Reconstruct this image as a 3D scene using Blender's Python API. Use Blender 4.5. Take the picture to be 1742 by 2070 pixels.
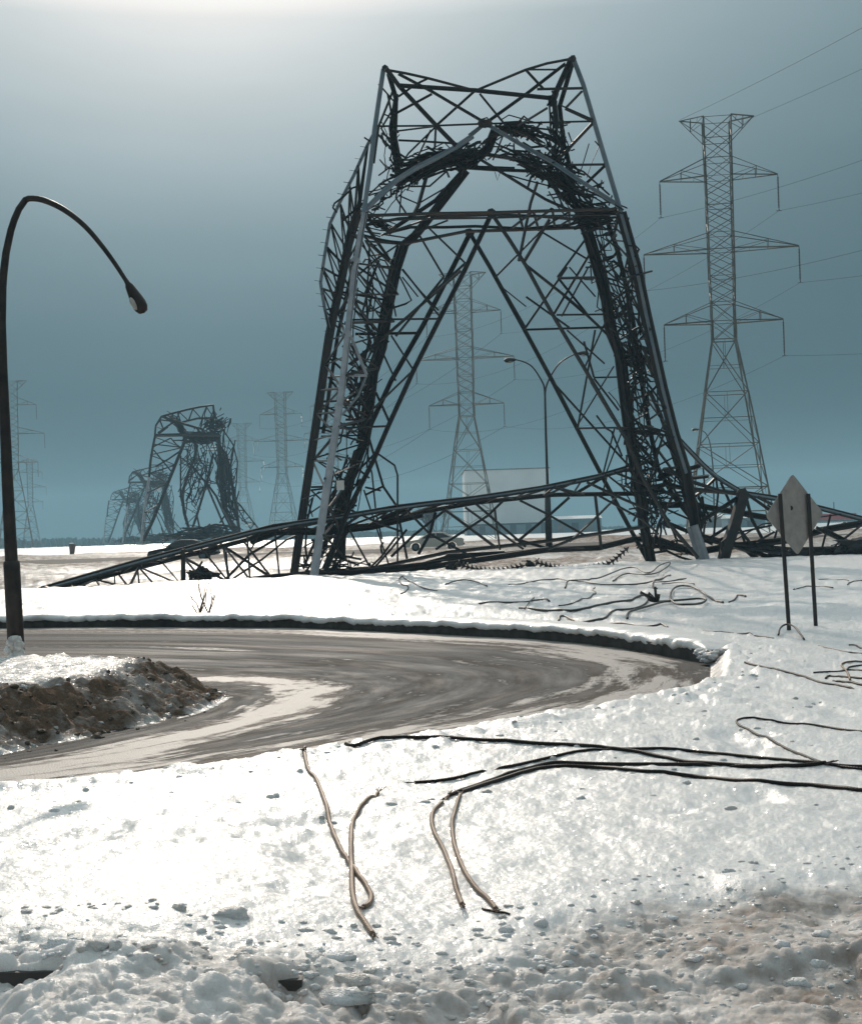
import bpy, math, random
import numpy as np
from mathutils import Vector, Matrix
R = math.radians
random.seed(7)
scene = bpy.context.scene
for o in list(bpy.data.objects):
    bpy.data.objects.remove(o)
COL = scene.collection

# ------------------------------------------------------------------ camera
EYE = 1.6
F = 2900.0
PITCH = math.atan((1077 - 1035) / F)
ROLL = R(1.8)
fw = Vector((0, math.cos(PITCH), math.sin(PITCH)))
r0 = Vector((1, 0, 0))
u0 = Vector((0, -math.sin(PITCH), math.cos(PITCH)))
rt = r0 * math.cos(ROLL) - u0 * math.sin(ROLL)
up = u0 * math.cos(ROLL) + r0 * math.sin(ROLL)
CAM = Vector((0, 0, EYE))
cd = bpy.data.cameras.new('camera')
cam = bpy.data.objects.new('camera', cd)
COL.objects.link(cam)
m = Matrix((rt, up, -fw)).transposed().to_4x4()
m.translation = CAM
cam.matrix_world = m
cd.sensor_fit = 'VERTICAL'
cd.sensor_height = 36
cd.sensor_width = 36 * 1742 / 2070
cd.lens = 36 * F / 2070
cd.clip_start = 0.1
cd.clip_end = 20000
scene.camera = cam

# ------------------------------------------------------------------ sky and sun
SUN_EL, SUN_AZ = 25.0, -8.5
w = bpy.data.worlds.new('World')
scene.world = w
w.use_nodes = True
nt = w.node_tree
bg = nt.nodes['Background']
sky = nt.nodes.new('ShaderNodeTexSky')
sky.sky_type = 'NISHITA'
sky.sun_disc = False
sky.sun_elevation = R(SUN_EL)
sky.sun_rotation = R(SUN_AZ % 360)
sky.air_density = 1.0
sky.dust_density = 1.6
sky.ozone_density = 3.0
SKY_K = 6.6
# a hazy, cold, nearly colourless winter sky: Nishita brightness reshaped by height, boosted overhead as added fill light, tinted blue-green away from the sun
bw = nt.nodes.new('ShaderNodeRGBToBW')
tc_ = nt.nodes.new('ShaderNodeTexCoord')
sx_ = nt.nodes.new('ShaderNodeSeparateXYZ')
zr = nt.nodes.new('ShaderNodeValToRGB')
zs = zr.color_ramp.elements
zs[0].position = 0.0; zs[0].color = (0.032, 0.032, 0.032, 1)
zs[1].position = 0.6; zs[1].color = (1.0, 1.0, 1.0, 1)  # overhead stop raised to add fill light on the snow
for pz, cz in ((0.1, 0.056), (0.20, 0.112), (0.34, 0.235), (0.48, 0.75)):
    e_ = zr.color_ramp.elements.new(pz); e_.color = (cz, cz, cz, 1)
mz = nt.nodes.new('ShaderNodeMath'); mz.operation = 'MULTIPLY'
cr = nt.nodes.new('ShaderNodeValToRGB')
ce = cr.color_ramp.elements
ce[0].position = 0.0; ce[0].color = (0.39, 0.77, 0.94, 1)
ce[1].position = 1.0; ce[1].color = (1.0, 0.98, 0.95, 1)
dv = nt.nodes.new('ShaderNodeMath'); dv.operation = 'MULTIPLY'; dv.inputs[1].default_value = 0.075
mx = nt.nodes.new('ShaderNodeMix')
mx.data_type = 'RGBA'
mx.blend_type = 'MULTIPLY'
mx.inputs[0].default_value = 1
L_ = nt.links.new
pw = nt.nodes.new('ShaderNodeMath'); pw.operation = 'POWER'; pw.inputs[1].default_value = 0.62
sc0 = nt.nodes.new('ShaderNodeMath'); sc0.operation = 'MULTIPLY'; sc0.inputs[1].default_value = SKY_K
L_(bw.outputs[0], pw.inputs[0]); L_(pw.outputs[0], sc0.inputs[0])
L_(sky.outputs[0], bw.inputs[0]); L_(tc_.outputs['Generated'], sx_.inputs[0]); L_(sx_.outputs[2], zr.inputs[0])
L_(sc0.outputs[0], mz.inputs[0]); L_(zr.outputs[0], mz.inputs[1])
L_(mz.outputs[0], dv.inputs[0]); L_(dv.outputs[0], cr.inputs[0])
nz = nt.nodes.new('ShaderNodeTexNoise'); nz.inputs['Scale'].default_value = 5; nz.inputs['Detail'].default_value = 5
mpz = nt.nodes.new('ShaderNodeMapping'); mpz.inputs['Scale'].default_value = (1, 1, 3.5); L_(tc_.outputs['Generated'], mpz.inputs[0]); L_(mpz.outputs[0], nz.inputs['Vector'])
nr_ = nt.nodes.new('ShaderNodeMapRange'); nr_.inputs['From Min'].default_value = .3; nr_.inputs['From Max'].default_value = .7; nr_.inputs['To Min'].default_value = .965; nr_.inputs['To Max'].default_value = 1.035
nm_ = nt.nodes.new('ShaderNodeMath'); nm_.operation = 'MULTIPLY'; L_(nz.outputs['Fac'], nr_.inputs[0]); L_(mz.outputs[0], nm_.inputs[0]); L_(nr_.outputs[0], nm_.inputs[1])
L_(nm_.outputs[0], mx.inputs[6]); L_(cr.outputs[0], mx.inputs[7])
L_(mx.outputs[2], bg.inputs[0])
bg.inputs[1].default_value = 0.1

sd_ = bpy.data.lights.new('sun', 'SUN')
sd_.energy = 3.0
sd_.angle = R(0.5)
sd_.color = (1.0, 0.88, 0.75)
sun = bpy.data.objects.new('sun', sd_)
COL.objects.link(sun)
sdir = Vector((math.sin(R(SUN_AZ)) * math.cos(R(SUN_EL)), math.cos(R(SUN_AZ)) * math.cos(R(SUN_EL)), math.sin(R(SUN_EL))))
sun.rotation_euler = sdir.to_track_quat('Z', 'Y').to_euler()

scene.view_settings.view_transform = 'Standard'
scene.view_settings.look = 'None'
scene.view_settings.gamma = 1
scene.view_settings.exposure = -0.5
try:
    scene.cycles.max_bounces = 6
    scene.cycles.volume_bounces = 1
    scene.cycles.use_denoising = True
except Exception:
    pass

# ------------------------------------------------------------------ pixel rays (tracing aid: gives real points at real distances)
def P(px, py, d):
    return CAM + d * (fw + rt * ((px - 871) / F) + up * ((1035 - py) / F))

def plane(px, py, z=0.0):
    v = fw + rt * ((px - 871) / F) + up * ((1035 - py) / F)
    t = (z - EYE) / v.z
    return CAM + v * t

def horizon(px):
    return 1077 - math.tan(ROLL) * (px - 871)

# ------------------------------------------------------------------ noise
def hsh(ix, iy, s):
    n = (ix.astype(np.int64) * 374761393 + iy.astype(np.int64) * 668265263 + s * 1442695041) & 0xffffffff
    n = ((n ^ (n >> 13)) * 1274126177) & 0xffffffff
    n = n ^ (n >> 16)
    return (n & 0xffff) / 65535.0

def vnoise(x, y, s=0):
    ix = np.floor(x); iy = np.floor(y)
    fx = x - ix; fy = y - iy
    fx = fx * fx * (3 - 2 * fx); fy = fy * fy * (3 - 2 * fy)
    a = hsh(ix, iy, s); b = hsh(ix + 1, iy, s); c = hsh(ix, iy + 1, s); d = hsh(ix + 1, iy + 1, s)
    return (a + (b - a) * fx) * (1 - fy) + (c + (d - c) * fx) * fy - 0.5

def fbm(x, y, s=0, o=4):
    r = 0; a = 1.0
    for i in range(o):
        r = r + a * vnoise(x, y, s + i * 17)
        x = x * 2.03 + 11.3; y = y * 2.03 - 7.1; a *= 0.5
    return r

def worley(x, y, s, dens=1.0):
    """rounded lumps: max over nearby feature points of a dome of random size"""
    ix = np.floor(x); iy = np.floor(y)
    best = np.zeros_like(x)
    for dx in (-1, 0, 1):
        for dy in (-1, 0, 1):
            jx = ix + dx; jy = iy + dy
            rx = jx + hsh(jx, jy, s); ry = jy + hsh(jx, jy, s + 5)
            rad = 0.25 + 0.55 * hsh(jx, jy, s + 9) ** 2
            on = hsh(jx, jy, s + 13) < dens
            ax = 0.7 + 0.6 * hsh(jx, jy, s + 21)
            q = 1 - (((x - rx) * ax) ** 2 + ((y - ry) / ax) ** 2) / rad ** 2
            dome = np.where(on & (q > 0), np.sqrt(np.clip(q, 0, 1)) * rad, 0)
            best = np.maximum(best, dome)
    return best

def sstep(v, a, b):
    t = np.clip((v - a) / (b - a), 0, 1)
    return t * t * (3 - 2 * t)

# ------------------------------------------------------------------ road outline (real ground coordinates)
def spline(pts, n=6):
    pts = [Vector(p) for p in pts]
    out = []
    for i in range(len(pts) - 1):
        p0 = pts[max(i - 1, 0)]; p1 = pts[i]; p2 = pts[i + 1]; p3 = pts[min(i + 2, len(pts) - 1)]
        for k in range(n):
            t = k / n
            out.append(0.5 * ((2 * p1) + (p2 - p0) * t + (2 * p0 - 5 * p1 + 4 * p2 - p3) * t * t + (3 * p1 - p0 - 3 * p2 + p3) * t ** 3))
    out.append(pts[-1])
    return out

far_px = [(-900, 1290), (-300, 1275), (0, 1270), (200, 1268), (400, 1268), (600, 1270), (760, 1276), (900, 1283), (1000, 1288), (1100, 1295), (1200, 1304), (1300, 1318), (1370, 1330), (1415, 1339), (1434, 1346)]
near_px = [(1425, 1356), (1390, 1368), (1340, 1383), (1250, 1404), (1130, 1426), (1000, 1445), (870, 1464), (750, 1482), (600, 1504), (450, 1525), (300, 1543), (150, 1558), (0, 1570), (-300, 1592), (-900, 1640)]
far_w = [plane(x, y, 0.0).to_2d() for x, y in far_px]
near_w = [plane(x, y - 1, 0.17).to_2d() for x, y in near_px]
KERB = [Vector((p.x, p.y)) for p in spline([v.to_3d() for v in far_w], 8)]
ROADPOLY = np.array([tuple(v.to_2d()) for v in spline([v.to_3d() for v in far_w + near_w], 5)])
isl_px = [(-900, 1640, 0), (-300, 1570, 0), (0, 1528, 0), (150, 1500, 0), (300, 1467, 0), (400, 1443, 0), (450, 1422, 0), (478, 1402, 0), (462, 1386, 0.05), (400, 1368, 0.1), (300, 1350, 0.2), (130, 1338, 0.25), (-100, 1336, 0.25), (-900, 1350, 0.25)]
ISL = np.array([tuple(v.to_2d()) for v in spline([plane(*p) for p in isl_px], 5)])

def sdist(poly, x, y, closed=True):
    """signed distance, positive outside"""
    x = np.asarray(x, float); y = np.asarray(y, float)
    best = np.full(x.shape, 1e9); inside = np.zeros(x.shape, bool)
    n = len(poly)
    for i in range(n if closed else n - 1):
        ax, ay = poly[i]; bx, by = poly[(i + 1) % n]
        dx, dy = bx - ax, by - ay
        L = dx * dx + dy * dy + 1e-12
        t = np.clip(((x - ax) * dx + (y - ay) * dy) / L, 0, 1)
        best = np.minimum(best, (x - ax - t * dx) ** 2 + (y - ay - t * dy) ** 2)
        if (ay > by) != (ay < by) or ay != by:
            c = ((ay > y) != (by > y)) & (x < (bx - ax) * (y - ay) / ((by - ay) or 1e-12) + ax)
            inside ^= c
    d = np.sqrt(best)
    return np.where(inside, -d, d) if closed else d

# lines of the foreground plough bank
KP = np.array([tuple(plane(x, y, 0.27).to_2d()) for x, y in [(-300, 1975), (0, 1962), (150, 1958), (400, 1950), (600, 1943), (760, 1938)]])
RP = [plane(x, y, 0.02).to_2d() for x, y in [(900, 2075), (1040, 2052), (1250, 2040), (1400, 2028), (1550, 2010), (1742, 1972), (2000, 1900)]]
RPn = np.array([tuple(v) for v in RP])
LP = np.array([tuple(plane(x, y, 0.2).to_2d()) for x, y in [(-400, 1935), (0, 1932), (300, 1925), (600, 1918), (800, 1895), (1000, 1850), (1200, 1785), (1400, 1745), (1600, 1725), (1742, 1705), (2100, 1660)]])

def line_y(L, x):
    return np.interp(x, L[:, 0], L[:, 1])

def zones(x, y):
    sdr = np.full(x.shape, 9.0)
    nr = (y < 38) & (y > 6) & (np.abs(x) < 25)
    if nr.any(): sdr[nr] = sdist(ROADPOLY, x[nr], y[nr])
    lump = sstep(line_y(LP, x) - y + 0.25 * fbm(x * 1.5, y * 1.5, 90, 3), -0.05, 0.55) * (y < 12)
    dirt = lump * np.clip(0.26 + 0.15 * (x + 1.0), 0.16, 0.55)
    dirt = dirt + 0.16 * lump * sstep(x - y * 0.1, -0.2, 1.3) * sstep(line_y(LP, x) - y, 0.3, 1.6)
    crest = 55.8 + 0.45 * x + 0.5 * vnoise(x * 0.3, y * 0 + 3, 4) + 0.25 * vnoise(x * 1.3, y * 0 + 3, 5)
    back = sstep(y - crest, 0, 1.6)
    k = y - 0.12 * x
    bank1 = np.exp(-((k - 92 - 2 * vnoise(x * .08, x * 0, 8)) / 2.2) ** 2)
    bank2 = np.exp(-((k - 150 - 2 * vnoise(x * .06, x * 0, 9)) / 3.5) ** 2)
    bank0 = np.exp(-((k - 72 - 3 * vnoise(x * .1, x * 0, 18)) / 1.6) ** 2)
    hw = sstep(k, 94, 96) * (1 - sstep(k, 145, 147))
    fld = sstep(k, 149, 156)
    return sdr, lump, dirt, back, bank0, bank1, bank2, hw, fld, k

def height(x, y, full=False):
    x = np.atleast_1d(np.asarray(x, float)); y = np.atleast_1d(np.asarray(y, float))
    sdr, lump, dirt, back, bank0, bank1, bank2, hw, fld, k = zones(x, y)
    nearw = 1 - sstep(y, 30, 45)
    h = 0.145 + 0.035 * fbm(x * 0.7, y * 0.7, 1, 3) + (0.05 * fbm(x * 0.35, y * 0.25, 2, 3)) * sstep(y, 12, 30)
    # broad swell on the left of the foreground that leans towards the sun
    h = h + 0.17 * (1 - sstep(x / np.maximum(y, 1), -0.22, 0.02)) * (1 - sstep(y, 5.0, 9.6))
    # crust grain
    g = 0.024 * fbm(x * 4, y * 3, 30, 4) + 0.005 * fbm(x * 26, y * 20, 31, 2) + 0.003 * vnoise(x * 75, y * 75, 33)
    h = h + g * (1 - sstep(y, 25, 60)) + (0.05 * fbm(x * 1.6, y * 0.7, 34, 3) + 0.03 * vnoise(x * 5, y * 1.5, 36)) * sstep(y, 18, 26) * (1 - sstep(y, 70, 90))
    lo = sstep(fbm(x * 0.6, y * 0.6, 35, 2), -0.1, 0.4)
    h = h + 0.05 * worley(x * 4.5, y * 3.5, 40, 0.10 + 0 * x) * nearw * (0.3 + lo)
    h = h - 0.05 * sstep(fbm(x * 1.9, y * 1.4, 44, 4), 0.25, 0.75) * (y < 26) * (y > 3)
    # ploughed lumps
    if lump.max() > 0:
        kk_ = line_y(KP, x) - y
        wl = 0.05 * worley(x * 4.2, y * 3.6, 50, 0.35) + 0.035 * worley(x * 9, y * 9, 51, 0.45) + 0.02 * worley(x * 20, y * 20, 52, 0.6) + 0.022 * fbm(x * 13, y * 13, 58, 4)
        wl = wl * (1.1 - 0.6 * sstep(x, 0.0, 1.4)) + 0.06 * np.exp(-((kk_ - 0.0) / 0.22) ** 2) * sstep(-x, -0.1, 0.9) * (1 - sstep(-x, 1.15, 1.3)) * (1 + fbm(x * 3, y * 3, 57, 3))
        h = h + lump * (wl + 0.05 * fbm(x * 2.2, y * 2.2, 53, 4) - 0.05)
    # lumpy rim by the road
    rim = np.exp(-((sdr - 0.45) / 0.4) ** 2) * (y < 24)
    h = h + rim * (0.06 * worley(x * 6, y * 6, 60, 0.45) + 0.01)
    h = h * sstep(sdr, -0.02, 0.22) - 0.16 * (1 - sstep(sdr, -0.12, 0.02))
    farside = (y > line_y(FARN, x) - 0.02) & (sdr > -0.05)
    h = np.where(farside, h - 0.35 * (1 - sstep(sdr, 0.45, 1.25)) * (1 - sstep(x, KERB[-1].x - 1.5, KERB[-1].x - 0.5)), h)
    # kerb hole and wheel ridge in the foreground
    kk = line_y(KP, x) - y
    gap = np.clip((1 - sstep(x, -1.25, -1.12)) + np.exp(-((x + 0.50) / 0.05) ** 2) + 0.7 * np.exp(-((x + 0.26) / 0.02) ** 2), 0, 1)
    h = h - 0.055 * gap * sstep(kk, -0.02, 0.015) * sstep(kk, 0.26, 0.08) * (y < 7)
    rr = line_y(RPn, x) - y + 0.05 * fbm(x * 5, y * 5, 55, 3)
    h = h - 0.022 * sstep(rr, -0.02, 0.03) * sstep(x, 0.1, 1.5) * (y < 7) + 0.012 * np.exp(-((rr + 0.04) / 0.04) ** 2) * sstep(x, 0.2, 0.5) * (y < 7)
    # behind the tower: churned slush, banks, highway, field
    h = h - back * 0.32 + back * (1 - fld) * (1 - hw) * (0.22 * fbm(x * 0.22, y * 0.22, 70, 3) + 0.14 * fbm(x * 1.6, y * 1.2, 71, 3) * (1 - sstep(y, 70, 90)))
    h = h + 0.34 * bank0 + 0.42 * bank1 + 0.62 * bank2 * (0.8 + 0.4 * vnoise(x * 0.2, y * 0.2, 75)) - 0.12 * hw
    h = h + fld * (0.12 * fbm(x * 0.02, y * 0.02, 76, 3)) + 0.33 * sstep(k, 86, 94)
    if full:
        dz = dirt + 0.0
        cr = 1 - 0.85 * lump
        dz = np.maximum(dz, back * (1 - fld) * (0.50 + 0.8 * fbm(x * 0.10, y * 0.5, 80, 3)))
        dz = np.maximum(dz, 0.95 * bank2); dz = np.maximum(dz, 0.85 * bank1); dz = np.maximum(dz, 0.5 * bank0)
        dz = np.maximum(dz, 0.75 * hw)
        dz = np.maximum(dz, 0.35 * np.exp(-(sdr / 0.16) ** 2) * (y < 17))
        return h, np.clip(dz, 0, 1), cr
    return h
FARN = np.array(sorted([(v.x, v.y) for v in KERB]))
FARN = np.vstack([[FARN[0, 0] - 60, FARN[0, 1]], FARN, [FARN[-1, 0] + 0.01, 15.9], [FARN[-1, 0] + 0.02, 900], [900, 900]])

def H(x, y):
    return float(height(x, y)[0])

def GL(px, lift=0.0):
    """points on the snow seen at pixels of the photograph: first place where each view ray meets the ground"""
    D = np.array([tuple(fw + rt * ((x - 871) / F) + up * ((1035 - y) / F)) for x, y in px])
    lo = np.full(len(px), 3.0); hi = np.full(len(px), 120.0)
    for it, n in enumerate((150, 12, 8)):
        s = np.linspace(0, 1, n)
        T = lo[:, None] * (hi / lo)[:, None] ** s[None, :]
        X = D[:, 0:1] * T; Y = D[:, 1:2] * T; Z = EYE + D[:, 2:3] * T
        hh = height(X.reshape(-1), Y.reshape(-1)).reshape(T.shape)
        below = Z <= hh + lift
        k = np.where(below.any(1), below.argmax(1), n - 1); k = np.maximum(k, 1)
        r = np.arange(len(px)); lo = T[r, k - 1]; hi = T[r, k]
    t = (lo + hi) / 2
    X = D[:, 0] * t; Y = D[:, 1] * t
    hz = height(X, Y)
    return [Vector((x, y, z + lift)) for x, y, z in zip(X, Y, hz)]
def G(px, py, lift=0.0):
    return GL([(px, py)], lift)[0]

# ------------------------------------------------------------------ materials
def mat(name, base=(0.5, 0.5, 0.5), rough=0.6, metal=0.0, spec=0.5):
    m = bpy.data.materials.new(name)
    m.use_nodes = True
    b = m.node_tree.nodes['Principled BSDF']
    b.inputs['Base Color'].default_value = (*base, 1)
    b.inputs['Roughness'].default_value = rough
    b.inputs['Metallic'].default_value = metal
    b.inputs['Specular IOR Level'].default_value = spec
    return m

class NT:
    def __init__(s, m):
        s.t = m.node_tree; s.b = s.t.nodes['Principled BSDF']
    def n(s, kind, **kw):
        n = s.t.nodes.new('ShaderNode' + kind)
        for k, v in kw.items():
            setattr(n, k, v)
        return n
    def l(s, a, b):
        s.t.links.new(a, b)
    def noise(s, scale, detail=4, vec=None, rough=0.55):
        n = s.n('TexNoise')
        n.inputs['Scale'].default_value = scale; n.inputs['Detail'].default_value = detail
        n.inputs['Roughness'].default_value = rough
        if vec is not None: s.l(vec, n.inputs['Vector'])
        return n.outputs['Fac']
    def ramp(s, fac, stops):
        n = s.n('ValToRGB')
        e = n.color_ramp.elements
        while len(e) > len(stops): e.remove(e[-1])
        while len(e) < len(stops): e.new(0.5)
        for i, (p, c) in enumerate(stops):
            e[i].position = p
            e[i].color = (*c, 1) if isinstance(c, tuple) else (c, c, c, 1)
        s.l(fac, n.inputs[0])
        return n.outputs[0]
    def math(s, op, a, b=None, clamp=False):
        n = s.n('Math', operation=op); n.use_clamp = clamp
        for i, v in enumerate((a, b)):
            if v is None: continue
            if isinstance(v, (int, float)): n.inputs[i].default_value = v
            else: s.l(v, n.inputs[i])
        return n.outputs[0]
    def mix(s, fac, a, b):
        n = s.n('Mix', data_type='RGBA')
        if isinstance(fac, (int, float)): n.inputs[0].default_value = fac
        else: s.l(fac, n.inputs[0])
        for i, v in ((6, a), (7, b)):
            if isinstance(v, tuple): n.inputs[i].default_value = (*v, 1)
            else: s.l(v, n.inputs[i])
        return n.outputs[2]
    def attr(s, name):
        n = s.n('Attribute', attribute_name=name)
        return n.outputs['Fac']
    def pos(s):
        return s.n('NewGeometry').outputs['Position']
    def bump(s, h, strength=0.5, dist=0.02):
        n = s.n('Bump')
        n.inputs['Strength'].default_value = strength; n.inputs['Distance'].default_value = dist
        s.l(h, n.inputs['Height'])
        s.l(n.outputs[0], s.b.inputs['Normal'])

def snow_material(name, clean=(0.87, 0.855, 0.835), dark=(0.22, 0.145, 0.10), rough=0.42):
    m = mat(name, clean, rough)
    t = NT(m); p = t.pos()
    d = t.attr('dirt')
    n1 = t.noise(2.2, 6, p); n2 = t.noise(14, 5, p)
    f = t.math('ADD', t.math('MULTIPLY', n1, 0.9), t.math('MULTIPLY', n2, 0.7))
    f = t.math('SUBTRACT', f, 0.80)
    dd = t.math('ADD', d, t.math('MULTIPLY', f, t.math('MULTIPLY', t.math('MINIMUM', t.math('MULTIPLY', d, 3.0), 1.0), 1.3)), clamp=True)
    c = t.mix(dd, clean, dark)
    t.l(c, t.b.inputs['Base Color'])
    t.l(t.math('ADD', rough, t.math('MULTIPLY', dd, 0.5)), t.b.inputs['Roughness'])
    fine = t.math('ADD', t.noise(45, 4, p), t.math('MULTIPLY', t.noise(160, 2, p), 0.6))
    t.bump(fine if name == 'snow' else t.math('ADD', fine, t.math('MULTIPLY', t.noise(14, 5, p), 2.5)), 0.45 if name == 'snow' else 0.9, 0.012 if name == 'snow' else 0.03)
    # ice crystals: a thin glossy coat whose facets point every way
    v = t.n('TexVoronoi'); v.inputs['Scale'].default_value = 75
    t.l(p, v.inputs['Vector'])
    v2 = t.n('TexVoronoi'); v2.inputs['Scale'].default_value = 42
    t.l(p, v2.inputs['Vector'])
    av = t.n('VectorMath', operation='ADD'); t.l(v.outputs['Color'], av.inputs[0]); t.l(v2.outputs['Color'], av.inputs[1])
    sb = t.n('VectorMath', operation='SUBTRACT'); t.l(av.outputs[0], sb.inputs[0]); sb.inputs[1].default_value = (1, 1, 1)
    sc = t.n('VectorMath', operation='SCALE'); t.l(sb.outputs[0], sc.inputs[0]); sc.inputs['Scale'].default_value = 0.36
    ad = t.n('VectorMath', operation='ADD'); t.l(t.n('NewGeometry').outputs['Normal'], ad.inputs[0]); t.l(sc.outputs[0], ad.inputs[1])
    nm = t.n('VectorMath', operation='NORMALIZE'); t.l(ad.outputs[0], nm.inputs[0])
    t.l(nm.outputs[0], t.b.inputs['Coat Normal'])
    t.l(t.math('MULTIPLY', t.attr('crust'), t.math('SUBTRACT', 0.26, t.math('MULTIPLY', dd, 0.26))), t.b.inputs['Coat Weight'])
    t.b.inputs['Subsurface Weight'].default_value = 0.5 if name == 'snow' else 0.0
    t.b.inputs['Subsurface Radius'].default_value = (0.05, 0.06, 0.07)
    t.b.inputs['Subsurface Scale'].default_value = 1.0
    t.b.inputs['Coat Roughness'].default_value = 0.16
    t.l(t.math('SUBTRACT', 0.3, t.math('MULTIPLY', dd, 0.28)), t.b.inputs['Specular IOR Level'])
    return m

M = {}
M['snow'] = snow_material('snow')
M['bank'] = snow_material('bank_snow', dark=(0.20, 0.14, 0.10))

def steel(name, a, b, rough=0.55, metal=0.3, sc=3.0):
    m = mat(name, a, rough, metal)
    t = NT(m); p = t.pos()
    t.l(t.mix(t.ramp(t.noise(sc, 5, p), [(0.38, 0.0), (0.62, 1.0)]), a, b), t.b.inputs['Base Color'])
    t.bump(t.noise(40, 3, p), 0.3, 0.01)
    return m
M['dark'] = steel('dark_steel', (0.030, 0.034, 0.040), (0.050, 0.040, 0.034))
M['rust'] = steel('rusty_steel', (0.075, 0.045, 0.030), (0.040, 0.038, 0.040))
M['galv'] = steel('galvanised_steel', (0.30, 0.33, 0.36), (0.42, 0.44, 0.46), 0.6, 0.1, 2.0)
M['mid'] = steel('weathered_steel', (0.16, 0.22, 0.26), (0.22, 0.25, 0.27), 0.5, 0.1, 2.0)
M['pylon'] = steel('pylon_steel', (0.13, 0.12, 0.10), (0.20, 0.18, 0.15), 0.6, 0.2, 0.6)
M['cable'] = mat('cable', (0.05, 0.045, 0.04), 0.5, 0.2)
M['insul'] = mat('insulator', (0.05, 0.035, 0.03), 0.3, 0.0)
M['black'] = mat('black', (0.015, 0.015, 0.017), 0.5)
M['glass'] = mat('glass_dark', (0.02, 0.03, 0.035), 0.06)

def braid(name, a, b):
    m = mat(name, a, 0.5, 0.25)
    t = NT(m)
    uv = t.n('UVMap').outputs[0]
    sep = t.n('SeparateXYZ'); t.l(uv, sep.inputs[0])
    ph = t.math('ADD', t.math('MULTIPLY', sep.outputs[0], 2 * math.pi * 6), t.math('MULTIPLY', sep.outputs[1], 330.0))
    s = t.math('ADD', t.math('MULTIPLY', t.math('SINE', ph), 0.5), 0.5)
    nn = t.noise(25, 4, t.pos())
    t.l(t.mix(t.math('MULTIPLY', s, nn), a, b), t.b.inputs['Base Color'])
    t.b.inputs['Specular IOR Level'].default_value = 0.25
    t.bump(s, 0.6, 0.003)
    return m
M['braid'] = braid('braided_cable', (0.13, 0.085, 0.06), (0.42, 0.32, 0.23))
M['braiddark'] = braid('dark_braided_cable', (0.014, 0.012, 0.011), (0.035, 0.026, 0.02))

# ------------------------------------------------------------------ mesh building
def tag(o, label=None, cat=None, group=None, kind=None):
    if label: o['label'] = label
    if cat: o['category'] = cat
    if group: o['group'] = group
    if kind: o['kind'] = kind
    return o

def empty(name, loc):
    o = bpy.data.objects.new(name, None)
    o.location = loc
    o.empty_display_size = 0.3
    COL.objects.link(o)
    return o

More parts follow.
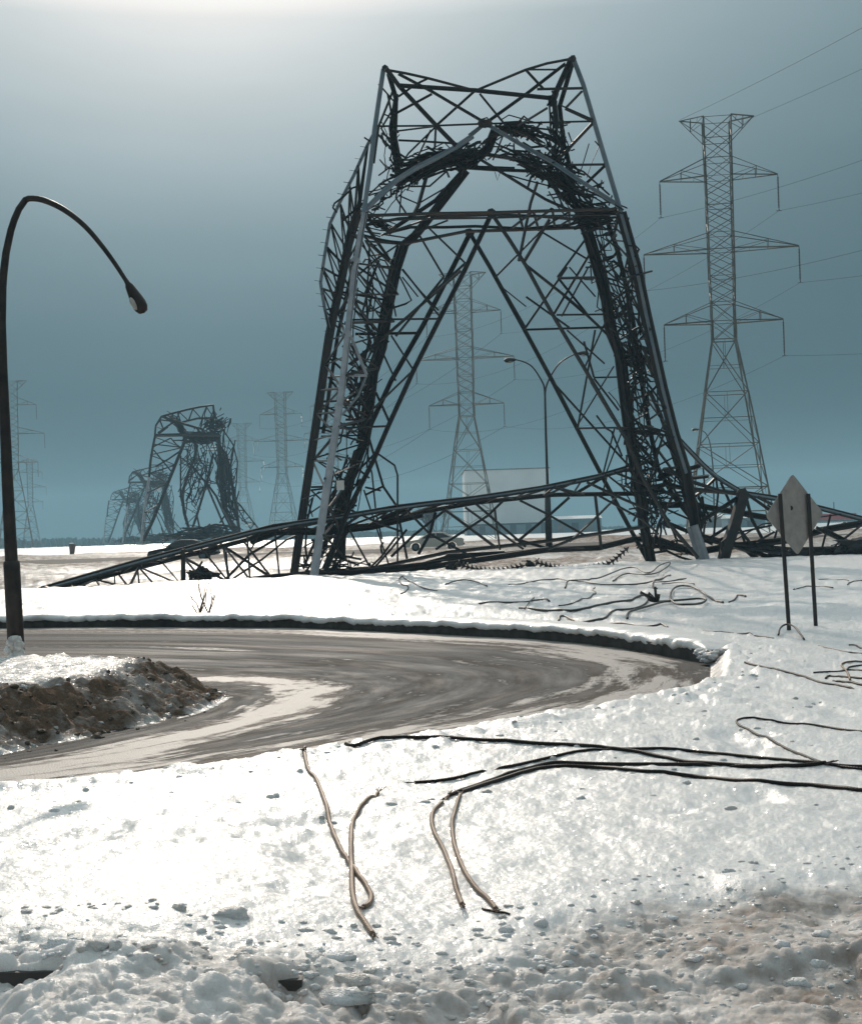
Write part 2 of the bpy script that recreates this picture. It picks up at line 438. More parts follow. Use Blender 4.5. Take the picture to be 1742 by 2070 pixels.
THIN = [1.0]
class MB:
    def __init__(s):
        s.v = []; s.f = []; s.mi = []; s.uv = None
    def add(s, vs, fs, mi=0):
        o = len(s.v)
        s.v += [tuple(q) for q in vs]
        s.f += [tuple(o + i for i in f) for f in fs]
        s.mi += [mi] * len(fs)
    def bar(s, a, b, w=0.1, mi=0, flat=False):
        """steel angle bar (L profile)"""
        a = Vector(a); b = Vector(b)
        d = b - a
        if d.length < 1e-5: return
        if w < 0.30: w *= THIN[0]
        d.normalize()
        q = Vector((random.uniform(-1, 1), random.uniform(-1, 1), random.uniform(-1, 1)))
        x = d.cross(q)
        if x.length < 1e-3: x = d.cross(Vector((0, 0, 1)))
        x.normalize(); y = d.cross(x)
        t = w * 0.22
        pr = [(0, 0), (w, 0), (w, t), (t, t), (t, w), (0, w)]
        c = w * 0.35
        ring = lambda p: [p + x * (u - c) + y * (v - c) for u, v in pr]
        vs = ring(a) + ring(b)
        fs = [(i, (i + 1) % 6, 6 + (i + 1) % 6, 6 + i) for i in range(6)]
        fs += [(5, 4, 3, 0), (3, 2, 1, 0), (6, 9, 10, 11), (6, 7, 8, 9)]
        s.add(vs, fs, mi)
    def line(s, pts, w=0.1, mi=0):
        """one continuous bent angle bar along a line of points"""
        pts = [Vector(p) for p in pts]
        pts = [p for i, p in enumerate(pts) if i == 0 or (p - pts[i - 1]).length > 1e-4]
        if len(pts) < 2: return
        if len(pts) == 2: return s.bar(pts[0], pts[1], w, mi)
        if w < 0.30: w *= THIN[0]
        t = w * 0.22; c = w * 0.35
        pr = [(0, 0), (w, 0), (w, t), (t, t), (t, w), (0, w)]
        x = None; vs = []; n = len(pts)
        for i, p in enumerate(pts):
            d = (pts[min(i + 1, n - 1)] - pts[max(i - 1, 0)]).normalized()
            if x is None:
                x = d.cross(Vector((random.uniform(-.5, .5), 1, random.uniform(-.5, .5))))
            else: x = x - d * x.dot(d)
            if x.length < 1e-3: x = d.cross(Vector((1, 0, 0)))
            x.normalize(); y = d.cross(x)
            vs += [p + x * (u - c) + y * (v - c) for u, v in pr]
        fs = [(j * 6 + i, j * 6 + (i + 1) % 6, j * 6 + 6 + (i + 1) % 6, j * 6 + 6 + i) for j in range(n - 1) for i in range(6)]
        e = (n - 1) * 6
        fs += [(5, 4, 3, 0), (3, 2, 1, 0), (e, e + 3, e + 4, e + 5), (e, e + 1, e + 2, e + 3)]
        s.add(vs, fs, mi)
    def tube(s, pts, r, n=8, mi=0, cap=True, uv=False):
        pts = [Vector(p) for p in pts]
        rr = r if isinstance(r, (list, tuple)) else [r] * len(pts)
        up_ = Vector((0, 0, 1))
        base = len(s.v)
        prev = None
        vs = []
        L = 0; ls = []
        for i, p in enumerate(pts):
            t = (pts[min(i + 1, len(pts) - 1)] - pts[max(i - 1, 0)]).normalized()
            if prev is None:
                x = t.cross(up_)
                if x.length < 0.05: x = t.cross(Vector((0, 1, 0)))
            else:
                x = prev - t * prev.dot(t)
            x.normalize(); prev = x
            y = t.cross(x)
            if i: L += (p - pts[i - 1]).length
            ls.append(L)
            for k in range(n):
                a = 2 * math.pi * k / n
                vs.append(p + (x * math.cos(a) + y * math.sin(a)) * rr[i])
        fs = []
        for i in range(len(pts) - 1):
            for k in range(n):
                k2 = (k + 1) % n
                fs.append((i * n + k, i * n + k2, (i + 1) * n + k2, (i + 1) * n + k))
        if uv:
            if s.uv is None: s.uv = []
            for i in range(len(pts) - 1):
                for k in range(n):
                    u0_, u1_ = k / n, (k + 1) / n
                    s.uv += [(u0_, ls[i]), (u1_, ls[i]), (u1_, ls[i + 1]), (u0_, ls[i + 1])]
        if cap:
            fs.append(tuple(range(n - 1, -1, -1)))
            fs.append(tuple((len(pts) - 1) * n + k for k in range(n)))
            if uv: s.uv += [(0, 0)] * (2 * n)
        s.add(vs, fs, mi)
    def box(s, c, sx, sy, sz, mi=0, rot=None):
        c = Vector(c)
        vs = []
        for dx in (-.5, .5):
            for dy in (-.5, .5):
                for dz in (-.5, .5):
                    q = Vector((dx * sx, dy * sy, dz * sz))
                    if rot is not None: q = rot @ q
                    vs.append(c + q)
        s.add(vs, [(0, 1, 3, 2), (4, 6, 7, 5), (0, 4, 5, 1), (2, 3, 7, 6), (0, 2, 6, 4), (1, 5, 7, 3)], mi)
    def plate(s, pts, th, mi=0):
        """flat convex plate of 3D points with thickness"""
        pts = [Vector(p) for p in pts]
        nrm = (pts[1] - pts[0]).cross(pts[2] - pts[0]).normalized() * th * 0.5
        n = len(pts)
        vs = [p - nrm for p in pts] + [p + nrm for p in pts]
        fs = [tuple(range(n - 1, -1, -1)), tuple(range(n, 2 * n))] + [(i, (i + 1) % n, n + (i + 1) % n, n + i) for i in range(n)]
        s.add(vs, fs, mi)
    def lathe(s, prof, origin, axis=(0, 0, 1), n=12, mi=0):
        """prof: (radius, height) pairs"""
        ax = Vector(axis).normalized()
        x = ax.cross(Vector((0, 1, 0)))
        if x.length < 0.1: x = ax.cross(Vector((1, 0, 0)))
        x.normalize(); y = ax.cross(x); o = Vector(origin)
        vs = []
        for r_, h_ in prof:
            for k in range(n):
                a = 2 * math.pi * k / n
                vs.append(o + ax * h_ + (x * math.cos(a) + y * math.sin(a)) * max(r_, 1e-4))
        fs = [(i * n + k, i * n + (k + 1) % n, (i + 1) * n + (k + 1) % n, (i + 1) * n + k) for i in range(len(prof) - 1) for k in range(n)]
        s.add(vs, fs, mi)
    def blob(s, c, r, sx=1, sy=1, sz=1, mi=0, rough=0.25, n=7, m_=5):
        c = Vector(c); vs = []
        for i in range(m_ + 1):
            th = math.pi * i / m_
            for k in range(n):
                ph = 2 * math.pi * k / n
                q = r * (1 + random.uniform(-rough, rough)) if 0 < i < m_ else r
                vs.append(c + Vector((q * sx * math.sin(th) * math.cos(ph), q * sy * math.sin(th) * math.sin(ph), q * sz * math.cos(th))))
        fs = [(i * n + k, i * n + (k + 1) % n, (i + 1) * n + (k + 1) % n, (i + 1) * n + k) for i in range(m_) for k in range(n)]
        s.add(vs, fs, mi)
    def build(s, name, mats, parent=None, smooth=False, origin=None):
        me = bpy.data.meshes.new(name)
        if parent is not None: org = Vector(parent['_o']) if '_o' in parent else parent.location.copy()
        else: org = Vector(origin) if origin is not None else Vector((0, 0, 0))
        me.from_pydata([tuple(Vector(v) - org) for v in s.v], [], s.f)
        if not isinstance(mats, (list, tuple)): mats = [mats]
        for m_ in mats: me.materials.append(M[m_] if isinstance(m_, str) else m_)
        if len(mats) > 1: me.polygons.foreach_set('material_index', s.mi)
        if smooth: me.polygons.foreach_set('use_smooth', [True] * len(me.polygons))
        if s.uv is not None and len(s.uv) == len(me.loops):
            u = me.uv_layers.new(name='UVMap')
            u.data.foreach_set('uv', [c for q in s.uv for c in q])
        me.update()
        o = bpy.data.objects.new(name, me)
        COL.objects.link(o)
        if parent is not None: o.parent = parent
        else: o.location = org
        return o

def grid_object(name, X, Y, Z, attrs, material, keep=None):
    r_, c_ = X.shape
    me = bpy.data.meshes.new(name)
    co = np.stack([X, Y, Z], -1).reshape(-1, 3)
    idx = np.arange(r_ * c_).reshape(r_, c_)
    q = np.stack([idx[:-1, :-1], idx[:-1, 1:], idx[1:, 1:], idx[1:, :-1]], -1).reshape(-1, 4)
    if keep is not None:
        q = q[keep.reshape(-1)]
        used = np.unique(q); remap = -np.ones(r_ * c_, int); remap[used] = np.arange(len(used))
        q = remap[q]; co = co[used]
        attrs = {k: v.reshape(-1)[used] for k, v in attrs.items()}
    me.vertices.add(len(co)); me.vertices.foreach_set('co', co.reshape(-1))
    me.loops.add(len(q) * 4); me.loops.foreach_set('vertex_index', q.reshape(-1).astype(np.int32))
    me.polygons.add(len(q)); me.polygons.foreach_set('loop_start', np.arange(0, len(q) * 4, 4, dtype=np.int32))
    me.polygons.foreach_set('use_smooth', np.ones(len(q), bool))
    me.update(calc_edges=True)
    for k, v in attrs.items():
        a = me.attributes.new(k, 'FLOAT', 'POINT'); a.data.foreach_set('value', v.reshape(-1).astype(np.float32))
    me.materials.append(material)
    o = bpy.data.objects.new(name, me); COL.objects.link(o)
    return o

# ------------------------------------------------------------------ snow ground: one sheet to the horizon
def make_ground():
    tc = np.arange(-960, 961, 2.4) / F
    side = np.geomspace(0.335, 1.15, 26)
    T = np.concatenate([-side[::-1], tc, side])
    s1 = np.arange(1120, 60, -2.4); s2 = np.arange(60, 12, -0.8)
    D = np.concatenate([1.5 * F / s1, 1.5 * F / s2])
    D = np.concatenate([D, np.geomspace(D[-1] * 1.03, 1850, 26)])
    X = D[:, None] * T[None, :]; Y = np.repeat(D[:, None], len(T), 1)
    # rows nearer than the frame and behind the camera
    nb = np.array([-30, -12, -5, -1, 1, 2.2, 3.0, 3.5])
    Xb = np.repeat((np.clip(D[0], 0, 99) * T)[None, :], len(nb), 0) * np.linspace(6, 1, len(nb))[:, None]
    Yb = np.repeat(nb[:, None], len(T), 1)
    X = np.vstack([Xb, X]); Y = np.vstack([Yb, Y])
    Z, dirt, crust = height(X.reshape(-1), Y.reshape(-1), True)
    o = grid_object('snow_ground', X, Y, Z.reshape(X.shape), {'dirt': dirt, 'crust': crust}, M['snow'])
    tag(o, 'white icy snow field stretching to the horizon', 'snow', kind='structure')
make_ground()

# ------------------------------------------------------------------ road
def road_material():
    m = mat('road', (0.15, 0.13, 0.11), 0.5)
    t = NT(m)
    tt = t.attr('across'); al = t.attr('along'); p = t.pos()
    cmb = t.n('CombineXYZ')
    t.l(t.math('MULTIPLY', tt, 26.0), cmb.inputs[0]); t.l(t.math('MULTIPLY', al, 0.5), cmb.inputs[1])
    st = t.noise(1.0, 5, cmb.outputs[0], 0.6)
    cmb2 = t.n('CombineXYZ')
    t.l(t.math('MULTIPLY', tt, 15.0), cmb2.inputs[0]); t.l(t.math('MULTIPLY', al, 0.45), cmb2.inputs[1])
    st2 = t.noise(1.0, 5, cmb2.outputs[0], 0.65)
    fine = t.noise(9, 5, p)
    e0 = t.attr('edge')
    mid_ = t.ramp(st, [(0.3, (0.045, 0.038, 0.032)), (0.5, (0.10, 0.10, 0.10)), (0.72, (0.15, 0.155, 0.16))])  # blue-grey road middle: sky reflection put into the base colour
    brn = t.ramp(st, [(0.3, (0.012, 0.008, 0.006)), (0.5, (0.048, 0.036, 0.028)), (0.72, (0.095, 0.08, 0.07))])
    base = t.mix(t.ramp(e0, [(0.15, 0.0), (0.6, 1.0)]), mid_, brn)
    # worn wheel tracks, darker and wetter
    wv = t.math('SINE', t.math('ADD', t.math('MULTIPLY', tt, 31.0), t.math('MULTIPLY', st2, 2.5)))
    tr = t.ramp(wv, [(0.55, 0.0), (0.85, 1.0)])
    base = t.mix(t.math('MULTIPLY', tr, 0.55), base, (0.022, 0.017, 0.013))
    # packed snow left at the edges of the wheel tracks
    e = t.attr('edge')
    sn = t.math('ADD', t.math('MULTIPLY', e, 0.36), t.math('MULTIPLY', st2, 1.2))
    sn = t.math('ADD', sn, t.math('MULTIPLY', fine, 0.25))
    snm = t.ramp(sn, [(0.86, 0.0), (1.12, 1.0)])
    t.l(t.mix(snm, base, (0.48, 0.44, 0.41)), t.b.inputs['Base Color'])
    t.l(t.mix(snm, t.ramp(st2, [(0.35, 0.62), (0.65, 0.88)]), (0.5, 0.5, 0.5)), t.b.inputs['Roughness'])
    t.b.inputs['Specular IOR Level'].default_value = 0.08
    hh = t.math('ADD', t.math('MULTIPLY', st, 0.6), t.math('ADD', t.noise(70, 3, p), t.math('MULTIPLY', snm, 1.0)))
    t.bump(hh, 0.5, 0.02)
    return m
def make_road():
    xs = np.arange(ROADPOLY[:, 0].min() - 0.5, ROADPOLY[:, 0].max() + 0.6, 0.09)
    xs = xs[xs > -14]
    ys = np.arange(ROADPOLY[:, 1].min() - 0.5, ROADPOLY[:, 1].max() + 0.6, 0.09)
    X, Y = np.meshgrid(xs, ys)
    so = -sdist(ROADPOLY, X.reshape(-1), Y.reshape(-1)); si = sdist(ISL, X.reshape(-1), Y.reshape(-1))
    di = np.clip(si, 0, 99); do = np.clip(so, 0, 99)
    t = di / (di + do + 1e-3)
    c = plane(350, 1400, 0)
    al = np.arctan2(Y.reshape(-1) - c.y, X.reshape(-1) - c.x) * 5.0 + 0.35 * X.reshape(-1)
    edge = np.clip(1 - do / 1.6, 0, 1) ** 0.7 * 0.9 + np.clip(1 - np.abs(di - 0.75) / 0.6, 0, 1) * 1.05
    edge = edge * (0.8 + 0.2 * sstep(do, 0.0, 0.4)) - 0.5 * sstep(X.reshape(-1), 2.3, 3.1)
    Z = 0.012 * fbm(X * 1.3, Y * 1.3, 200, 3)
    k = (so > -0.25).reshape(X.shape); kf = k[:-1, :-1] & k[1:, 1:]
    o = grid_object('road', X, Y, Z, {'across': t, 'along': al, 'edge': edge}, road_material(), kf)
    tag(o, 'wet slush streaked road curving round the snow bank', 'road', kind='structure')
make_road()

def make_kerb():
    b = MB()
    pts = KERB[:-5]
    prof = [(0.0, -0.1), (0.0, 0.14), (0.025, 0.155), (0.16, 0.155), (0.16, -0.1)]
    rings = []
    for i, p in enumerate(pts):
        t = (pts[min(i + 1, len(pts) - 1)] - pts[max(i - 1, 0)]).normalized()
        nrm = Vector((-t.y, t.x))
        if nrm.y < 0: nrm = -nrm
        rings.append([(p.x + nrm.x * u, p.y + nrm.y * u, z) for u, z in prof])
    n = len(prof)
    vs = [v for r_ in rings for v in r_]
    fs = [(i * n + k, (i + 1) * n + k, (i + 1) * n + k + 1, i * n + k + 1) for i in range(len(rings) - 1) for k in range(n - 1)]
    b.add(vs, fs)
    m = mat('kerb_concrete', (0.07, 0.065, 0.06), 0.7)
    t = NT(m)
    t.l(t.ramp(t.noise(6, 5, t.pos()), [(0.3, (0.03, 0.028, 0.026)), (0.7, (0.085, 0.08, 0.075))]), t.b.inputs['Base Color'])
    tag(b.build('kerb', m), 'dark wet concrete kerb along the far side of the curved road', 'kerb', kind='structure')
    b = MB()
    q = [Vector((x, y)) for x, y in KP]
    for (xa, xb) in ((-2.2, -1.8), (-1.8, -1.4), (-1.4, -1.14), (-0.57, -0.45), (-0.29, -0.24)):
        a, c = Vector((xa, float(line_y(KP, xa)))), Vector((xb, float(line_y(KP, xb))))
        mid = (a + c) / 2; d = (c - a)
        b.box((mid.x, mid.y + 0.05, H(mid.x, mid.y + 0.12) - 0.055), d.length, 0.12, 0.05, rot=Matrix.Rotation(math.atan2(d.y, d.x), 3, 'Z'))
    tag(b.build('buried_kerb', m), 'dark kerb edge showing under the foreground snow at bottom left', 'kerb', kind='structure')
make_kerb()

def make_lip():
    pts = KERB[:-4]
    rnd = np.random.RandomState(3)
    rings = []
    L = 0
    prof = [(0.10, 0.08), (0.02, 0.118), (-0.03, 0.135), (-0.055, 0.165), (-0.035, 0.205), (0.05, 0.235), (0.2, 0.24), (0.45, 0.225), (0.8, 0.2), (1.2, 0.17), (1.6, 0.11)]
    fine = []
    for i in range(len(pts) - 1):
        n = max(2, int((pts[i + 1] - pts[i]).length / 0.07))
        for k in range(n): fine.append(pts[i].lerp(pts[i + 1], k / n))
    fine.append(pts[-1])
    X = []; Y = []; Z = []
    for i, p in enumerate(fine):
        t = (fine[min(i + 4, len(fine) - 1)] - fine[max(i - 4, 0)]).normalized()
        nrm = Vector((-t.y, t.x))
        if nrm.y < 0: nrm = -nrm
        ws = 1 - 0.8 * max(0, (i - (len(fine) - 60)) / 60)
        px = np.array([p.x + nrm.x * u * ws for u, z in prof]); py = np.array([p.y + nrm.y * u * ws for u, z in prof])
        j = fbm(px * 5, py * 5, 400, 3)
        wz = 0.08 * float(vnoise(np.array([p.x * 2.2]), np.array([p.y * 2.2]), 401)[0]) + 0.03 * float(vnoise(np.array([p.x * 8.]), np.array([p.y * 8.]), 402)[0])
        X.append(px - nrm.x * wz); Y.append(py - nrm.y * wz)
        tp = max(0, (i - (len(fine) - 22)) / 22)
        Z.append(0.06 * fbm(px * 12, py * 12, 404, 3) * np.array([1, 1, 1, 1, .8, .5, .4, .3, .2, .1, 0]) * 0.7 - 0.04 * tp ** 2 - 0.10 * tp ** 2 * np.clip(np.array([u for u, z in prof]) * 3, 0, 1) + np.array([z for u, z in prof]) + j * 0.03 + np.array([0.6, 0.9, 1, 1, .8, .6, .3, .2, 0, 0, 0]) * wz)
    X = np.array(X); Y = np.array(Y); Z = np.array(Z)
    o = grid_object('snow_lip', X, Y, Z, {'dirt': np.zeros(X.shape) + 0.02, 'crust': np.zeros(X.shape) + 0.5}, M['snow'])
    tag(o, 'rounded edge of snow overhanging the dark kerb of the road', 'snow edge', kind='structure')
make_lip()

# snow bank of the island inside the curve
def bank_h(x, y):
    s = -sdist(ISL, x, y)
    wob = 0.28 * fbm(x * 0.9, y * 0.9, 300, 3)
    f = sstep(s + wob * 0.5, 0.0, 1.0)
    h = 0.40 * f + 0.03 * fbm(x * 1.5, y * 1.5, 301, 4)
    side = sstep(s, 0.0, 0.2) * (1 - sstep(s + wob, 0.75, 1.15))
    h = h + side * (0.09 * worley(x * 3.6, y * 3.6, 302, 0.5) + 0.05 * worley(x * 8, y * 8, 303, 0.6) + 0.05 * fbm(x * 5, y * 5, 304, 5) + 0.065 * fbm(x * 13, y * 13, 309, 4) - 0.02)
    h = h + (0.012 * fbm(x * 14, y * 10, 305, 3) + 0.05 * worley(x * 3.5, y * 3, 306, 0.4)) * f
    return h * sstep(s, -0.02, 0.08) - 0.05 * (s < 0), side, s
def make_bank():
    xs = np.arange(-9.5, ISL[:, 0].max() + 0.2, 0.022); ys = np.arange(ISL[:, 1].min() - 0.1, ISL[:, 1].max() + 0.3, 0.03)
    ys = ys[ys < 18.5]
    X, Y = np.meshgrid(xs, ys)
    h, side, s = bank_h(X.reshape(-1), Y.reshape(-1))
    xr = X.reshape(-1); yr = Y.reshape(-1)
    dirt = np.clip(side * (0.95 + 0.6 * fbm(xr * 2.2, yr * 2.2, 310, 4)) * (yr < 15.2), 0, 1)
    k = (s > -0.04).reshape(X.shape); kf = k[:-1, :-1] & k[1:, 1:]
    o = grid_object('snow_bank', X, Y, h.reshape(X.shape), {'dirt': dirt, 'crust': 0 * dirt + 0.5}, M['bank'], kf)
    tag(o, 'ploughed snow bank with dirty brown side inside the road curve', 'snow bank', kind='structure')
    b = MB(); n = 0
    rnd = random.Random(5)
    while n < 260:
        x = rnd.uniform(-6, ISL[:, 0].max()); y = rnd.uniform(9.5, 15)
        hh, sd2, s2 = bank_h(np.array([x]), np.array([y]))
        if sd2[0] < 0.4 and not (s2[0] > -0.25 and s2[0] < 0 and rnd.random() < 0.15): continue
        r_ = rnd.uniform(0.010, 0.03) * (1.8 if rnd.random() < 0.1 else 1)
        b.blob((x, y, max(hh[0], 0) - r_ * 0.1), r_, rnd.uniform(.7, 1.4), rnd.uniform(.7, 1.2), rnd.uniform(.5, .9), 0 if rnd.random() < 0.85 else 1, 0.35)
        n += 1
    mc = mat('grit', (0.10, 0.075, 0.055), 0.8)
    tag(b.build('ice_clods', [mc, M['bank']]), 'grit and broken ice clods on the side of the dirty snow bank', 'ice clods', kind='stuff')
make_bank()

def make_chunks():
    b = MB(); rnd = random.Random(11)
    n = 0
    while n < 900:
        d = rnd.uniform(4.4, 8.5); x = rnd.uniform(-0.34, 0.34) * d
        ly = float(line_y(LP, x))
        if d > ly + 0.25: continue
        if d > ly - 0.2 and rnd.random() < 0.6: continue
        big = rnd.random() < 0.05
        r_ = rnd.uniform(0.025, 0.05) if big else rnd.uniform(0.005, 0.018)
        if x > 0.6: r_ *= 0.6
        b.blob((x, d, H(x, d) - r_ * 0.12), r_, rnd.uniform(.8, 1.7), rnd.uniform(.8, 1.3), rnd.uniform(.45, .8), 0, 0.3, 9, 6)
        n += 1
    m = mat('chunk_snow', (0.72, 0.72, 0.72), 0.45)
    t = NT(m); p = t.pos()
    t.l(t.ramp(t.noise(6, 5, p), [(0.40, (0.84, 0.85, 0.86)), (0.7, (0.66, 0.60, 0.54))]), t.b.inputs['Base Color'])
    t.bump(t.math('ADD', t.noise(60, 3, p), t.noise(180, 2, p)), 0.9, 0.012)
    for k in range(70):
        kp = KERB[-7 + int(rnd.random() * 6)] + Vector((rnd.uniform(-.05, .35), rnd.uniform(-.1, .15)))
        r_ = rnd.uniform(.02, .055); b.blob((kp.x, kp.y, rnd.uniform(.0, .15)), r_, 1.5, 1.2, .7, 0, .25, 9, 6)
    tag(b.build('snow_chunks', m, smooth=True), 'broken snow and ice chunks across the foreground', 'snow chunks', kind='stuff')
    m.node_tree.nodes['Principled BSDF'].inputs['Subsurface Weight'].default_value = 0.8
    m.node_tree.nodes['Principled BSDF'].inputs['Subsurface Radius'].default_value = (0.05, 0.06, 0.07)
    b = MB(); n = 0
    while n < 130:
        d = rnd.uniform(7, 17); x = rnd.uniform(-0.3, 0.34) * d
        sdr = float(sdist(ROADPOLY, np.array([x]), np.array([d]))[0])
        if sdr < 0.05: continue
        near = sdr < 0.9
        if not near and rnd.random() < 0.75: continue
        r_ = rnd.uniform(0.008, 0.026)
        b.blob((x, d, H(x, d) - r_ * 0.05), r_, rnd.uniform(.8, 1.5), 1, rnd.uniform(.5, .8), 0, 0.25, 8, 5)
        n += 1
    tag(b.build('snow_crumbs', m, smooth=True), 'small snow lumps scattered along the road edge and over the crust', 'snow lumps', kind='stuff')
make_chunks()
#==OBJECTS==
# ------------------------------------------------------------------ helpers for traced steelwork
def PP(pts, d):
    """pixels (with an optional own distance) -> real points at distance d; distances may run from d[0] to d[1] along the line"""
    out = []
    n = len(pts)
    for i, p in enumerate(pts):
        if len(p) > 2: dd = p[2]
        elif isinstance(d, tuple): dd = d[0] + (d[1] - d[0]) * i / max(n - 1, 1)
        else: dd = d
        out.append(P(p[0], p[1], dd))
    return out

def resample(pts, n):
    pts = [Vector(p) for p in pts]
    L = [0]
    for i in range(1, len(pts)): L.append(L[-1] + (pts[i] - pts[i - 1]).length)
    out = []
    for k in range(n + 1):
        s = L[-1] * k / n
        i = 1
        while i < len(L) - 1 and L[i] < s: i += 1
        t = (s - L[i - 1]) / max(L[i] - L[i - 1], 1e-6)
        out.append(pts[i - 1].lerp(pts[i], min(max(t, 0), 1)))
    return out

def sub(pts, a, b, n=12):
    q = resample(pts, 60)
    return q[int(60 * a):int(60 * b) + 1]

def lattice(b, A, B, n, w, rungs=True, x=False, jit=0.0, mi=0, skip=0.0, flip=0):
    a = resample(A, n); c = resample(B, n)
    if jit:
        a = [p + Vector((random.uniform(-1, 1), random.uniform(-1, 1), random.uniform(-1, 1))) * jit for p in a]
        c = [p + Vector((random.uniform(-1, 1), random.uniform(-1, 1), random.uniform(-1, 1))) * jit for p in c]
    for i in range(n + 1):
        if rungs and 0 < i and random.random() >= skip: b.bar(a[i], c[i], w * 0.85, mi)
        if i < n:
            if x or (i + flip) % 2 == 0:
                if random.random() >= skip: b.bar(a[i], c[i + 1], w, mi)
            if x or (i + flip) % 2 == 1:
                if random.random() >= skip: b.bar(c[i], a[i + 1], w, mi)

def crumple(b, pts, rad, n, ln=(0.5, 1.6), w=(0.05, 0.12), along=0.75, mi=0, seed=1, depth=1.0):
    """a mangled band of bent angle bars that follows a line"""
    rnd = random.Random(seed)
    q = resample(pts, 40)
    T = sum((q[k + 1] - q[k]).length for k in range(40)) / 40
    R_ = lambda i: rad if not isinstance(rad, tuple) else rad[0] + (rad[1] - rad[0]) * i / 40
    def off(i):
        v = Vector((rnd.gauss(0, .42), rnd.gauss(0, .5) * depth, rnd.gauss(0, .42)))
        return v * R_(i)
    for k in range(int(n * 0.50)):
        ww = rnd.uniform(*w); L = rnd.uniform(*ln)
        if rnd.random() < along:
            # a folded member that runs along the band
            m_ = max(2, int(L * 1.7 / max(T, 1e-3)))
            i = rnd.randint(0, max(40 - m_, 1)); o = off(i); line = []
            step = max(1, m_ // rnd.randint(2, 4))
            for j in range(i, min(i + m_ + 1, 41), step):
                line.append(q[j] + o)
                o = o * .72 + off(j) * .5
            if len(line) < 2: continue
            b.line(line, ww, mi)
        else:
            # a cross piece between two of them
            i = rnd.randint(0, 40); j = min(40, max(0, i + int(rnd.uniform(-.5, .5) * L / max(T, 1e-3))))
            a, c = q[i] + off(i), q[j] + off(j)
            if (c - a).length > L: c = a + (c - a).normalized() * L
            if (c - a).length < .12: continue
            mm = a.lerp(c, .5) + Vector((rnd.gauss(0, 1), rnd.gauss(0, 1), rnd.gauss(0, 1))) * .06 * L
            b.line([a, mm, c], ww, mi)

def gusset(b, p, r_, mi=0):
    q = Matrix.Rotation(random.uniform(0, 3), 3, 'Y')
    n = 6
    b.plate([Vector(p) + q @ Vector((math.cos(k / n * 6.283) * r_ * random.uniform(.7, 1.1), -0.06, math.sin(k / n * 6.283) * r_ * random.uniform(.7, 1.1))) for k in range(n)], 0.03, mi)

